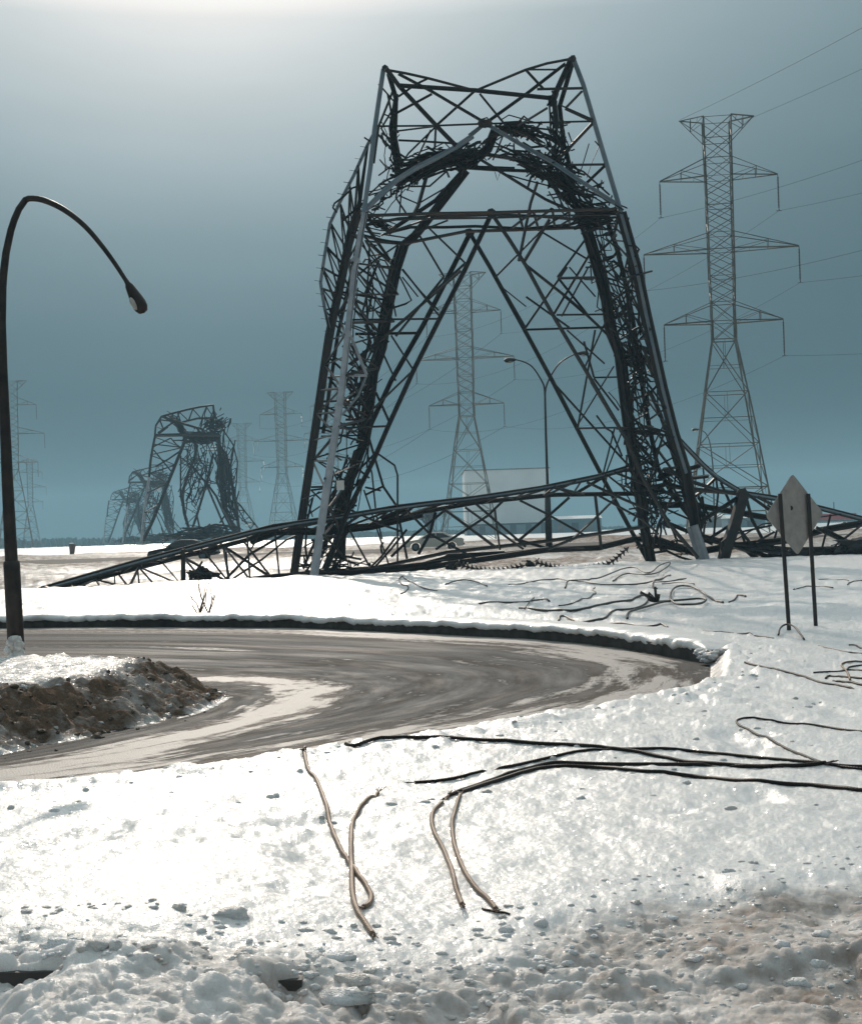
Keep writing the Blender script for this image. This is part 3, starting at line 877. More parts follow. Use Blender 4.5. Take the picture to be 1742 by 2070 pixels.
# ------------------------------------------------------------------ the big collapsed pylon
def big_pylon():
    THIN[0] = 0.62
    base = G(960, 1160)
    root = empty('collapsed_pylon', (P(960, 1150, 59).x, P(960, 1150, 59).y, 0))
    tag(root, 'huge buckled lattice pylon folded over on its four legs behind the snow crest', 'pylon')
    # ---- chord lines (photo pixels, distance)
    L1 = PP([(632, 1184, 54.2), (660, 985, 55), (690, 790, 56), (713, 560, 57), (735, 430, 57.5)], 57)        # pale front leg
    L1t = PP([(735, 430, 57.5), (750, 330, 58), (757, 262, 58), (775, 140, 58)], 58)
    O1 = PP([(596, 1166), (622, 987), (639, 875), (668, 678), (694, 560), (712, 470), (728, 425)], (61, 58.6))      # outer dark
    I1 = PP([(690, 1130, 61), (695, 1033), (712, 960), (737, 895), (747, 836), (757, 754), (774, 704), (787, 622), (803, 545), (820, 492)], 61)
    M1 = PP([(668, 671), (657, 622), (649, 572), (656, 524), (668, 452), (690, 405), (716, 355), (745, 291), (754, 275)], (59.8, 58.3))
    A1L = PP([(993, 431), (938, 547), (889, 642), (836, 747), (787, 855), (754, 931), (701, 1035), (659, 1152)], (58.5, 57.5))
    A1R = PP([(993, 431), (1030, 486), (1062, 536), (1094, 596), (1124, 649), (1194, 767), (1264, 886), (1300, 968), (1352, 1060), (1410, 1128)], (58.5, 58))
    A2L = PP([(949, 472), (915, 540), (856, 655), (790, 770), (744, 869), (701, 967), (676, 1040), (640, 1150)], (62, 63))
    A2R = PP([(949, 472), (989, 540), (1059, 667), (1116, 772), (1164, 864), (1216, 964), (1277, 1078), (1309, 1136)], (62, 61))
    R1 = PP([(1422, 1137), (1404, 1056), (1387, 956), (1361, 872), (1339, 785), (1304, 627), (1286, 540), (1255, 430)], (60, 58.5))
    R1t = PP([(1255, 430), (1225, 330), (1200, 245), (1180, 175), (1158, 118)], 58.5)
    R2 = PP([(1317, 1138), (1299, 1043), (1286, 956), (1273, 890), (1262, 802), (1252, 715), (1234, 671), (1225, 606), (1207, 540), (1190, 480), (1176, 440)], 60.5)
    R3 = PP([(1404, 1056), (1360, 1000), (1330, 945), (1312, 860), (1300, 790), (1290, 715), (1277, 632), (1262, 560), (1245, 495), (1225, 440)], 61.5)
    # ---- left leg
    b = MB()
    q = resample(L1, 12)
    b.tube(q, [.17 - .085 * (k / 12) ** .7 for k in range(13)], 10, 1)
    b.line([p + Vector((.08, .12, 0)) for p in q], .20, 1)
    q = resample(L1, 30)
    for k in (14, 20, 26): gusset(b, q[k], 0.2, 1)
    tag(b.build('front_leg', ['dark', 'galv'], root), 'pale galvanised front leg')
    b = MB()
    b.line(O1, 0.36, 0); b.tube(resample(O1, 10), 0.12, 6, 0)
    b.line([p + Vector((0.28, 0.3, 0)) for p in O1[2:]], 0.25, 0)
    b.line(M1, 0.22, 2); b.line(L1t, 0.24, 3); b.tube(resample(L1t, 6), 0.10, 6, 3)
    lattice(b, O1[3:], list(M1)[:8], 9, 0.12, True, True, 0.05)
    lattice(b, L1[1:], O1[1:], 11, 0.13, True, False, 0.12)
    for k in range(16):   # step bolts
        p = resample(M1, 16)[k]; b.bar(p, p + Vector((-0.28, 0, 0.05)), 0.03)
    b.line(PP([(728, 375), (712, 380), (695, 397), (676, 411), (673, 420), (681, 430)], 58.6), 0.09)
    b.line(PP([(736, 278), (746, 285), (760, 300)], 58.4), 0.09)
    b.line(PP([(690, 448), (735, 410)], 58.6), 0.12); b.line(PP([(690, 430), (712, 470)], 58.6), 0.12)
    b.line(PP([(757, 265), (790, 300), (820, 320)], 58.5), 0.14)
    b.build('outer_leg', ['dark', 'galv', 'mid', 'mid'], root)
    b = MB()
    b.line(I1, 0.32, 0); b.tube(resample(I1, 12), 0.11, 6, 0)
    b.line([p + Vector((-0.3, 0.4, 0)) for p in I1[3:]], 0.22, 0)
    lattice(b, sub(L1, 0.05, 1), sub(I1, 0.0, 1), 13, 0.13, True, True, 0.25, 0, 0.15)
    lattice(b, sub(O1, 0.1, 1), sub(I1, 0.05, 1), 12, 0.11, True, True, 0.3, 0, 0.2)
    # hanging torn members inside the leg
    for pts, ww in [([(746, 500), (749, 494), (762, 496)], .12), ([(746, 498), (745, 540), (740, 600), (730, 640)], .13),
                    ([(766, 524), (778, 527), (785, 538), (788, 560), (777, 600)], .11), ([(766, 526), (752, 560), (735, 600)], .12),
                    ([(710, 470), (760, 530), (790, 590), (800, 640)], .11), ([(735, 476), (770, 485), (812, 490), (760, 525), (720, 560)], .14),
                    ([(800, 545), (818, 580), (831, 607), (820, 614), (795, 622), (780, 618)], .10), ([(812, 545), (850, 590), (886, 628)], .12),
                    ([(695, 560), (740, 655), (770, 700)], .12), ([(760, 540), (740, 600), (745, 690), (730, 760)], .13),
                    ([(705, 690), (720, 720), (745, 745)], .12), ([(702, 775), (722, 790), (742, 812), (738, 850)], .14),
                    ([(716, 760), (728, 800), (722, 850), (700, 880)], .16), ([(742, 745), (720, 790), (705, 810)], .12),
                    ([(764, 918), (797, 941), (803, 961), (803, 1135)], .13), ([(744, 882), (774, 984), (800, 1022), (812, 1080), (822, 1130)], .17),
                    ([(740, 1000), (775, 983)], .14), ([(738, 985), (770, 992)], .10), ([(735, 880), (752, 960), (760, 1040), (772, 1090)], .09),
                    ([(735, 990), (752, 1040), (788, 1150)], .10), ([(618, 1000), (632, 1045)], .09), ([(690, 995), (655, 1050), (612, 1150)], .16),
                    ([(688, 992), (706, 1030), (770, 1060), (812, 1075)], .15), ([(712, 960), (660, 1090), (612, 1165)], .16),
                    ([(800, 1085), (770, 1125), (735, 1160)], .15), ([(822, 1070), (790, 1110), (745, 1160)], .12), ([(700, 1060), (755, 1160)], .14)]:
        b.line(PP(pts, random.uniform(58.5, 61)), ww)
    b.line(PP([(649, 882), (744, 880)], 60), .12); b.line(PP([(682, 866), (783, 862)], 59), .12)
    b.line(PP([(629, 985), (662, 984)], 60), .16); b.line(PP([(662, 990), (610, 1010)], 60), .1)
    crumple(b, PP([(752, 520), (735, 600), (745, 700), (725, 800), (715, 880), (705, 960)], 60), 1.35, 80, (0.6, 2.2), (0.05, 0.11), 0.35, 0, 21)
    crumple(b, PP([(720, 760), (728, 860)], 60), 0.9, 60, (0.3, 1.0), (0.08, 0.16), 0.3, 0, 22)
    crumple(b, PP([(720, 900), (690, 1000), (660, 1090), (650, 1150)], 60), 1.1, 90, (0.5, 2.0), (0.06, 0.13), 0.7, 0, 23)
    crumple(b, PP([(610, 1140), (680, 1135), (760, 1145)], 60), 0.7, 70, (0.3, 1.4), (0.06, 0.14), 0.5, 0, 24)
    b.build('inner_leg', ['dark', 'galv'], root)
    b = MB()   # pale bracket and number plate
    b.line(PP([(708, 678), (741, 758)], 57.0), 0.2, 1); b.line(PP([(695, 759), (741, 759)], 57.0), 0.2, 1); b.line(PP([(741, 758), (724, 800), (691, 839)], 57.2), 0.16, 2)
    tag(b.build('bracket', ['dark', 'galv', 'mid'], root), 'pale triangular bracket on the front leg')
    b = MB(); b.box(P(688, 981, 57.0), 0.30, 0.05, 0.38, 0)
    for s_ in (-1, 1): b.tube([P(688, 981, 56.97) + Vector((s_ * .09, -.03, .13)), P(688, 981, 56.97) + Vector((s_ * .09, .0, .13))], .02, 6)
    m = mat('plate_white', (0.75, 0.74, 0.70), 0.5)
    b.build('number_plate', m, root)
    # ---- V-shaped inner portals
    b = MB()
    b.line(A1L, 0.24, 0); b.line(A1R, 0.26, 0)
    gusset(b, A1L[0], 0.24, 0)
    b.build('front_portal', ['dark'], root)
    b = MB()
    b.line(A2L, 0.26, 0); b.line(A2R, 0.26, 0)
    gusset(b, A2L[0], 0.26, 0)
    b.build('rear_portal', ['dark'], root)
    b = MB()
    S = [((813, 544), (889, 641), .13), ((708, 647), (885, 645), .14), ((718, 675), (846, 673), .14), ((790, 678), (836, 750), .13), ((931, 547), (777, 681), .22),
         ((777, 681), (708, 737), .2), ((774, 714), (800, 770), .14), ((829, 754), (744, 836), .16), ((760, 793), (787, 852), .14), ((845, 472), (897, 560), .14),
         ((857, 451), (941, 532), .13), ((941, 532), (869, 598), .15), ((897, 560), (800, 680), .12), ((813, 560), (845, 600), .10),
         ((1110, 443), (1058, 530), .17), ((1094, 467), (1002, 560), .13), ((1094, 469), (1186, 524), .12), ((1182, 484), (1126, 560), .15),
         ((1126, 562), (1205, 561), .14), ((1062, 536), (1138, 596), .17), ((1138, 596), (1180, 632), .16), ((1180, 632), (1240, 689), .15), ((1128, 562), (1190, 640), .12),
         ((1063, 667), (1228, 662), .15), ((1124, 636), (1300, 634), .13), ((1059, 667), (1146, 540), .13), ((1120, 634), (1200, 500), .15),
         ((1013, 580), (1063, 620), .10), ((1063, 600), (1150, 662), .10), ((1063, 662), (1013, 575), .10),
         ((1203, 667), (1168, 864), .13), ((1180, 690), (1200, 762), .11), ((1228, 640), (1180, 745), .13), ((1199, 763), (1248, 762), .13), ((1168, 866), (1270, 864), .13),
         ((1116, 772), (1270, 942), .12), ((1242, 864), (1218, 960), .12), ((1256, 875), (1222, 964), .10), ((1194, 772), (1238, 846), .16), ((1200, 765), (1250, 830), .14),
         ((1146, 667), (1222, 735), .11), ((1164, 864), (1240, 740), .11), ((1150, 540), (1203, 600), .11), ((1189, 540), (1135, 640), .11)]
    for a, c, ww in S: b.line(PP([a, c], random.uniform(59.5, 61)), ww)
    b.build('portal_bracing', ['dark'], root)
    # ---- right leg
    b = MB()
    b.line(R1, 0.32, 0); b.tube([p + Vector((0, .1, 0)) for p in resample(R1[2:], 9)], 0.13, 8, 1)
    b.line(R1t, 0.24, 1); b.tube(resample(R1t, 6), 0.10, 6, 1)
    foot = PP([(1424, 1139), (1413, 1098), (1402, 1062)], 59.7)
    b.line(foot, 0.5, 2); b.tube(resample(foot, 5), [.26, .24, .22, .2, .17, .15], 8, 2)
    b.build('outer_leg', ['dark', 'mid', 'galv'], root)
    b = MB()
    b.line(R2, 0.32, 0); b.tube(resample(R2, 14), 0.13, 6, 0)
    b.line([p + Vector((0.3, 0.5, 0)) for p in R2[1:]], 0.25, 0)
    b.line(R3, 0.28, 0)
    lattice(b, R1[1:], R3[1:], 11, 0.14, True, True, 0.15, 0, 0.1)
    lattice(b, R2[1:], R3, 14, 0.13, True, True, 0.25, 0, 0.1)
    b.line(PP([(1268, 497), (1285, 498), (1291, 504), (1283, 520)], 58.6), .10)
    b.line(PP([(1250, 565), (1318, 548)], 58.6), .14)
    b.plate(PP([(1270, 520), (1286, 545), (1296, 570), (1290, 600), (1280, 570), (1268, 545)], 58.9), 0.06, 0)
    crumple(b, PP([(1195, 450), (1222, 540), (1245, 600), (1262, 670), (1285, 740), (1290, 840), (1300, 930), (1310, 1010)], 60.5), 1.15, 190, (0.5, 2.2), (0.07, 0.14), 0.5, 0, 31)
    crumple(b, PP([(1225, 450), (1262, 560), (1280, 660), (1296, 740)], 60), 0.9, 60, (0.4, 1.8), (0.07, 0.14), 0.45, 0, 32)
    crumple(b, PP([(1275, 700), (1300, 760)], 60.5), 0.9, 70, (0.3, 1.1), (0.08, 0.16), 0.3, 0, 33)
    crumple(b, PP([(1255, 860), (1360, 875)], 60.5), 0.35, 26, (0.4, 1.4), (0.10, 0.16), 0.7, 0, 34)
    crumple(b, PP([(1300, 940), (1320, 1020), (1330, 1075)], 60.5), 1.2, 130, (0.4, 1.8), (0.06, 0.14), 0.4, 0, 35)
    crumple(b, PP([(1290, 1100), (1330, 1095), (1400, 1115)], 60.5), 0.6, 46, (0.3, 1.5), (0.07, 0.14), 0.6, 0, 36)
    for pts, ww in [([(1312, 790), (1335, 840), (1372, 960), (1392, 1040)], .28), ([(1300, 860), (1345, 872)], .16), ([(1345, 872), (1400, 1000), (1425, 1060)], .2),
                    ([(1360, 1000), (1330, 1060), (1318, 1110)], .2), ([(1395, 830), (1395, 830)], .1), ([(1345, 850), (1320, 900)], .12), ([(1340, 880), (1315, 960)], .12),
                    ([(1310, 720), (1330, 790), (1360, 860)], .16), ([(1300, 700), (1320, 760)], .2), ([(1305, 650), (1325, 720)], .1)]:
        b.line(PP(pts, random.uniform(59.5, 61)), ww)
    b.build('inner_leg', ['dark'], root)
    # ---- crown: the folded-over bridge
    b = MB()
    C1 = PP([(775, 140), (820, 148), (865, 158), (961, 183), (1062, 141), (1105, 128), (1158, 118)], 58)
    C2 = PP([(779, 140), (805, 174), (961, 184), (1106, 199), (1118, 198)], (57, 58.5))
    b.line(C1, .19, 0); b.line(C2, .28, 0)
    S = [([(779, 138), (805, 174), (881, 255), (920, 295)], .29, 57.5), ([(1154, 118), (1118, 196), (1124, 260)], .29, 58.2), ([(1158, 120), (1142, 175), (1130, 215), (1138, 291), (1158, 363)], .24, 59),
         ([(1142, 128), (1062, 190), (980, 249), (949, 275)], .2, 58.8), ([(805, 150), (873, 186), (980, 249)], .2, 57.5), ([(757, 255), (877, 254), (980, 250), (1198, 245)], .14, 58.6),
         ([(961, 183), (881, 255)], .14, 58), ([(969, 190), (1022, 255)], .14, 58.2), ([(873, 190), (797, 231)], .12, 58), ([(1106, 218), (1046, 255)], .16, 58.3),
         ([(1176, 184), (1142, 219)], .12, 58.4), ([(1142, 219), (1198, 245)], .15, 58.4), ([(1130, 212), (1198, 242)], .10, 58.4), ([(1062, 141), (1098, 180)], .13, 58),
         ([(1062, 141), (1125, 141)], .12, 58), ([(1085, 180), (1178, 178)], .13, 58.2), ([(1198, 247), (1130, 319)], .2, 58.5), ([(1225, 332), (1150, 333)], .12, 58.5),
         ([(1225, 332), (1185, 370)], .14, 58.5), ([(865, 158), (840, 170), (805, 195)], .12, 58), ([(785, 150), (800, 200), (790, 260), (800, 330)], .26, 59),
         ([(776, 145), (760, 260)], .12, 59.5), ([(795, 180), (765, 255), (755, 330)], .16, 59.4), ([(783, 190), (812, 340)], .14, 58.8), ([(800, 190), (797, 280), (805, 345)], .24, 58.6),
         ([(765, 170), (800, 210), (770, 260), (810, 320)], .12, 58.8), ([(881, 255), (800, 265)], .12, 58.4), ([(881, 258), (879, 300)], .12, 58.4), ([(805, 284), (850, 286), (915, 290)], .14, 58.6),
         ([(870, 262), (840, 325), (850, 350)], .13, 59), ([(881, 255), (825, 310), (805, 340)], .11, 59), ([(1214, 287), (1195, 330), (1185, 360)], .05, 58.5),
         ([(1202, 285), (1215, 300)], .06, 58.5), ([(1046, 255), (1110, 262), (1124, 268)], .13, 58.8), ([(1022, 255), (1046, 256)], .2, 58.8)]
    for pts, ww, d in S: b.line(PP(pts, d), ww)
    for px, py in ((778, 139), (1157, 119)): gusset(b, P(px, py, 57.9), .17)
    crumple(b, PP([(1118, 190), (1114, 215)], 58.3), .3, 22, (.2, .5), (.08, .16), .2, 0, 41)
    crumple(b, PP([(1116, 200), (1120, 330)], 58.6), .45, 18, (.4, 1.4), (.07, .13), .8, 0, 42)
    crumple(b, PP([(785, 250), (795, 350)], 58.6), .75, 44, (.4, 1.6), (.06, .12), .25, 0, 43)
    b.build('crown', ['dark', 'rust'], root)
    b = MB(); pc = P(980, 250, 57.9); b.plate([pc + Vector(v) for v in ((-.3, 0, .05), (-.2, 0, .18), (.22, 0, .16), (.32, 0, 0), (.2, 0, -.16), (-.24, 0, -.15))], .05); crumple(b, PP([(972, 248), (990, 250)], 58), .25, 14, (.2, .5), (.1, .2), .5, 0, 44)
    tag(b.build('gusset_plate', ['rust'], root), 'rusty red joint plate at the crossing of the crown')
    # ---- crumpled arm: the dark arch under the crown
    b = MB()
    arcL = PP([(738, 425), (790, 372), (830, 345), (880, 320), (925, 296), (955, 275)], (57.8, 58.2))
    b.line(arcL, .26, 1); b.tube(resample(arcL, 6), .12, 6, 1)
    b.line(PP([(949, 275), (980, 250), (1050, 292), (1118, 330), (1180, 372), (1243, 412)], 58), .26, 1)
    b.line(PP([(941, 343), (905, 390), (870, 435), (838, 475), (817, 492)], (59.5, 60.5)), .30, 0)
    b.line(PP([(930, 350), (880, 405), (850, 425), (786, 468)], 59.5), .2, 0)
    b.line(PP([(965, 319), (1040, 365), (1102, 403), (1150, 425)], 59), .20, 0)
    b.line(PP([(1086, 367), (1072, 410), (1048, 528)], 59.3), .2, 0)
    b.line(PP([(941, 340), (1000, 344), (1082, 347)], 59), .22, 0); b.line(PP([(957, 337), (1040, 340)], 59.4), .12, 0)
    crumple(b, PP([(790, 365), (840, 345), (890, 325), (945, 318), (965, 310)], 58.8), .8, 160, (.4, 1.7), (.07, .15), .5, 0, 51)
    crumple(b, PP([(800, 355), (870, 330), (950, 322)], 59.2), .5, 60, (.5, 1.8), (.10, .18), .8, 2, 52)
    crumple(b, PP([(930, 330), (958, 315)], 58.8), .6, 110, (.3, 1.0), (.12, .2), .4, 0, 53)
    crumple(b, PP([(975, 300), (1010, 262), (1050, 262), (1100, 285), (1130, 300)], 58.9), .5, 90, (.4, 1.5), (.08, .15), .6, 2, 54)
    crumple(b, PP([(990, 300), (1050, 318), (1100, 340), (1150, 370), (1200, 400), (1240, 415)], 58.9), .85, 150, (.5, 2.2), (.07, .14), .6, 0, 55)
    crumple(b, PP([(1080, 345), (1105, 330), (1135, 300), (1125, 250)], 58.9), .7, 90, (.4, 1.4), (.07, .15), .35, 0, 56)
    crumple(b, PP([(1120, 330), (1150, 390), (1185, 440)], 59.2), .7, 120, (.5, 1.8), (.08, .15), .75, 0, 57)
    crumple(b, PP([(740, 430), (790, 380), (830, 350)], 59.2), .8, 50, (.5, 1.5), (.06, .12), .5, 0, 58)
    for pts, ww in [([(808, 350), (800, 400), (820, 430)], .13), ([(862, 355), (845, 415), (835, 435)], .25), ([(805, 395), (845, 412), (900, 380)], .11), ([(815, 350), (808, 430)], .10),
                    ([(1000, 348), (1005, 365), (1010, 350)], .05), ([(1105, 395), (1200, 380)], .1), ([(1190, 290), (1175, 340), (1160, 370)], .06), ([(1205, 378), (1220, 380)], .1)]:
        b.line(PP(pts, 58.8), ww)
    b.line(PP([(930, 335), (945, 318), (975, 312), (1040, 322), (1085, 335)], 58.9), .26)
    b.line(PP([(915, 300), (940, 322), (965, 318)], 58.9), .24)
    b.line(PP([(1000, 262), (985, 300), (965, 318)], 58.9), .3)
    b.build('crumpled_arm', ['dark', 'mid', 'rust'], root)
    # ---- horizontal beams across the middle
    b = MB()
    B1 = PP([(740, 436), (860, 432), (993, 430), (1120, 426), (1247, 423)], 57.8)
    B2 = PP([(738, 455), (805, 442), (870, 438), (993, 434), (1090, 437), (1170, 444), (1245, 430)], 60.5)
    B3 = PP([(732, 476), (780, 488), (821, 492), (880, 480), (941, 468), (1040, 465), (1174, 460)], 60)
    B4 = PP([(781, 472), (830, 460), (900, 460), (960, 458), (1062, 463), (1150, 455), (1200, 440)], 61)
    b.line(B1, .22, 1); b.line([p + Vector((0, .4, -.12)) for p in B1], .14, 0); b.line(B2, .22, 0); b.line(B3, .22, 1); b.line(B4, .18, 0)
    b.line(PP([(770, 475), (870, 440)], 59), .14); b.line(PP([(840, 470), (905, 445)], 59), .12); b.line(PP([(781, 470), (800, 458)], 59), .2)
    lattice(b, sub(B1, .6, 1), sub(B4, .6, 1), 6, .13, False, True, .1)
    crumple(b, PP([(1170, 450), (1250, 440)], 59.2), .5, 70, (.4, 1.4), (.08, .15), .5, 0, 61)
    crumple(b, PP([(1180, 425), (1255, 425)], 58.2), .25, 20, (.4, 1.6), (.08, .15), .9, 0, 62)
    crumple(b, PP([(740, 445), (800, 470)], 59.5), .5, 40, (.4, 1.4), (.06, .12), .6, 0, 63)
    b.build('crossbeam', ['dark', 'rust'], root)
    THIN[0] = 1.0
    return root
big = big_pylon()
# ------------------------------------------------------------------ fallen lattice masts at the pylon's feet
def fallen_left():
    THIN[0] = .8
    root = empty('fallen_lattice_mast', (P(480, 1165, 56).x, P(480, 1165, 56).y, 0))
    tag(root, 'long fallen lattice mast reaching from the left snow edge to the big pylon', 'fallen mast')
    T = PP([(86, 1192, 50.5), (267, 1140, 53), (422, 1099, 55), (551, 1066, 57), (690, 1046, 58), (804, 1026, 59), (960, 1008, 59.5), (1093, 988, 60), (1209, 964, 60.5), (1277, 944, 61)], 58)
    T2 = PP([(96, 1196, 51), (292, 1145, 54.5), (422, 1112, 57), (500, 1092, 58.5), (551, 1072, 59), (650, 1072, 60), (745, 1062, 60.5), (850, 1036, 61), (960, 1017, 61), (1117, 1001, 61.5), (1320, 998, 61.5)], 58)
    Lo = PP([(90, 1197, 50.5), (189, 1191, 51.5), (292, 1186, 52.5), (442, 1180, 54.5), (560, 1166, 56.5), (700, 1160, 57.5), (860, 1142, 59), (1000, 1124, 60), (1108, 1112, 60.5), (1209, 1108, 61), (1282, 1090, 61), (1335, 1092, 61.5), (1403, 1120, 62)], 58)
    Lo2 = PP([(442, 1181, 57), (600, 1160, 59), (760, 1148, 61), (905, 1117, 62.5), (1108, 1094, 63), (1300, 1066, 63)], 60)
    b = MB(); b.line(T, .22); b.tube(resample(T, 14), .045, 6, 1); b.build('top_chord', ['dark', 'mid'], root)
    b = MB(); b.line(T2, .20); b.line([p + Vector((.1, .3, -.1)) for p in T2[3:8]], .24); b.build('rear_chord', 'dark', root)
    b = MB(); b.line(Lo, .22); b.line(PP([(820, 1152), (900, 1130), (905, 1126), (1020, 1120)], 59.5), .25); b.line(PP([(780, 1162), (900, 1142), (1000, 1128), (1108, 1112)], 59), .25); b.build('bottom_chord', 'dark', root)
    b = MB(); b.line(Lo2, .20); b.build('far_chord', 'dark', root)
    b = MB()
    lattice(b, sub(T2, 0, .36), sub(Lo, 0, .34), 9, .10, True, False, .03)
    lattice(b, sub(T, 0.02, .30), sub(T2, 0.02, .30), 8, .10, True, False, .02)
    lattice(b, sub(T, .4, 1), sub(T2, .38, .98), 13, .12, True, False, .05)
    for pts, ww in [([(960, 1018), (1040, 1087), (1062, 1106)], .12), ([(900, 1030), (838, 1080), (790, 1125)], .12), ([(880, 1035), (868, 1080), (845, 1120)], .13), ([(900, 1030), (1002, 1106)], .13),
                    ([(1015, 1013), (985, 1042), (880, 1110)], .12), ([(1000, 1030), (1003, 1060), (1010, 1112)], .10), ([(940, 1025), (1058, 1110)], .12),
                    ([(1050, 1012), (1100, 1037), (1180, 1082)], .12), ([(1150, 1005), (1105, 1045), (1050, 1090)], .12), ([(1203, 1003), (1215, 1110)], .11), ([(1209, 1002), (1300, 1052), (1330, 1080)], .12),
                    ([(1250, 1000), (1200, 1050), (1150, 1095)], .12), ([(1185, 975), (1260, 1010), (1330, 1040)], .14), ([(1164, 973), (1100, 1003)], .12), ([(1120, 985), (1180, 1000)], .13),
                    ([(1240, 955), (1330, 990)], .13), ([(1108, 1110), (1170, 1085), (1300, 1066)], .14), ([(1040, 1090), (1108, 1110), (1180, 1112)], .14),
                    ([(820, 1030), (868, 1080), (960, 1130)], .13), ([(770, 1050), (820, 1030)], .2), ([(650, 1062), (580, 1090), (530, 1130), (470, 1170)], .11), ([(605, 1062), (505, 1120), (455, 1172)], .11),
                    ([(530, 1072), (508, 1110)], .09), ([(555, 1066), (565, 1165)], .10), ([(500, 1085), (505, 1170)], .09), ([(458, 1115), (462, 1172)], .08), ([(370, 1110), (372, 1175)], .2), ([(410, 1135), (385, 1172)], .1),
                    ([(278, 1150), (282, 1186)], .08), ([(232, 1160), (233, 1188)], .07), ([(172, 1172), (172, 1190)], .07)]:
        b.line(PP(pts, random.uniform(57, 60) if pts[0][0] > 500 else 54), ww)
    b.build('bracing', 'dark', root)
    b = MB(); q = PP([(80, 1188), (92, 1184), (106, 1190), (104, 1200), (84, 1201)], 50.4); b.plate(q, .3)
    b.build('end_plate', 'dark', root)
    THIN[0] = 1.0
fallen_left()
def fallen_right():
    THIN[0] = .8
    root = empty('fallen_lattice_truss', (P(1540, 1120, 60).x, 60, 0))
    tag(root, 'fallen lattice arm sloping from the big pylon out past the sign', 'fallen arm')
    T = PP([(1362, 880), (1417, 938), (1446, 965), (1500, 998), (1577, 1010), (1664, 1030), (1742, 1050), (1860, 1078)], (60, 63))
    T2 = PP([(1300, 990), (1345, 980), (1398, 990), (1500, 998)], (60, 61))
    D1 = PP([(1290, 1010), (1345, 1022), (1400, 1020), (1432, 1027), (1548, 1047), (1620, 1060)], (61, 63))
    D2 = PP([(1345, 950), (1400, 975), (1460, 995), (1500, 1000)], 60)
    b = MB(); b.line(T, .26); b.tube(resample(T, 12), .07, 6, 1); b.build('top_chord', ['dark', 'mid'], root)
    b = MB(); b.line(D1, .26); b.line(T2, .24); b.line(D2, .2); b.build('middle_chord', 'dark', root)
    b = MB(); b.line(PP([(1499, 999), (1482, 1060), (1466, 1104), (1458, 1135)], 60), .5); gusset(b, P(1499, 999, 59.8), .3); gusset(b, P(1468, 1104, 59.8), .35); b.build('post', 'dark', root)
    b = MB()
    Lo = PP([(1330, 1092), (1400, 1118), (1465, 1106), (1585, 1093), (1660, 1072), (1742, 1058), (1860, 1040)], (60, 62))
    L2 = PP([(1400, 1085), (1465, 1100), (1560, 1128), (1640, 1122), (1742, 1110), (1860, 1105)], (60, 62))
    L3 = PP([(1340, 1055), (1400, 1080), (1480, 1100), (1600, 1112), (1742, 1108)], (61, 63))
    b.line(Lo, .26); b.line(L2, .24); b.line(L3, .22); b.line(PP([(1648, 1068), (1700, 1092), (1742, 1112), (1800, 1130)], 61), .22); b.build('bottom_chord', 'dark', root)
    b = MB()
    for pts, ww in [([(1415, 940), (1380, 950), (1330, 965)], .2), ([(1432, 962), (1380, 968)], .2), ([(1446, 965), (1415, 995), (1400, 1005)], .18), ([(1446, 965), (1450, 1000), (1440, 1095)], .1),
                    ([(1499, 999), (1460, 1025), (1420, 1050), (1410, 1080)], .2), ([(1455, 975), (1480, 1030), (1505, 1100)], .14), ([(1505, 1000), (1518, 1050), (1545, 1100)], .16), ([(1510, 1000), (1560, 1035)], .14),
                    ([(1530, 1005), (1570, 1025)], .16), ([(1485, 1060), (1520, 1105), (1550, 1135)], .16), ([(1485, 1055), (1430, 1090)], .12), ([(1440, 1095), (1500, 1075), (1560, 1062)], .09),
                    ([(1410, 1000), (1425, 1045), (1420, 1090)], .12), ([(1392, 1040), (1405, 1085), (1440, 1100)], .14), ([(1420, 935), (1425, 1000)], .09), ([(1505, 1108), (1565, 1075)], .12),
                    ([(1550, 1020), (1580, 1040)], .1), ([(1480, 1095), (1540, 1060), (1700, 1040)], .07), ([(1678, 1040), (1660, 1110)], .08), ([(1742, 1060), (1680, 1110)], .12), ([(1690, 1100), (1742, 1060)], .1),
                    ([(1660, 1070), (1720, 1100)], .2), ([(1570, 1072), (1560, 1110)], .12), ([(1530, 1100), (1570, 1128), (1600, 1130)], .2), ([(1500, 1105), (1530, 1130)], .2)]:
        b.line(PP(pts, random.uniform(60, 61.5)), ww)
    crumple(b, PP([(1470, 1105), (1560, 1118), (1640, 1125), (1742, 1118), (1800, 1118)], 60.5), .30, 150, (.3, 1.6), (.08, .16), .8, 0, 71)
    crumple(b, PP([(1400, 1005), (1420, 1060)], 60.5), .5, 30, (.3, 1.2), (.06, .12), .5, 0, 72)
    b.build('bracing', 'dark', root)
fallen_right()
THIN[0] = 1.0
def debris(name, pts, d, rad, n, label, seed, ln=(.2, .9), extra=None):
    b = MB(); q = PP(pts, d)
    crumple(b, q, rad, n, ln, (.08, .2), .4, 0, seed)
    if extra: extra(b)
    c = q[len(q) // 2]
    o = b.build(name, 'dark', None, origin=(c.x, c.y, 0))
    tag(o, label, 'debris', 'heaps of torn steel on the snow')
def plates(c, d, n, r_):
    def f(b):
        for k in range(n):
            p = P(c[0] + random.uniform(-1, 1) * 22, c[1] + random.uniform(-8, 6), d)
            b.plate([p + Vector((random.uniform(-1, 1), random.uniform(-.5, .5), random.uniform(-.3, .6))) * r_ for _ in range(3)], .04)
    return f
debris('steel_debris', [(385, 1168), (405, 1163), (428, 1166)], 53.5, .28, 46, 'dark heap of torn steel plates under the left end of the fallen mast', 81, (.15, .6), plates((405, 1165), 53.4, 12, .35))
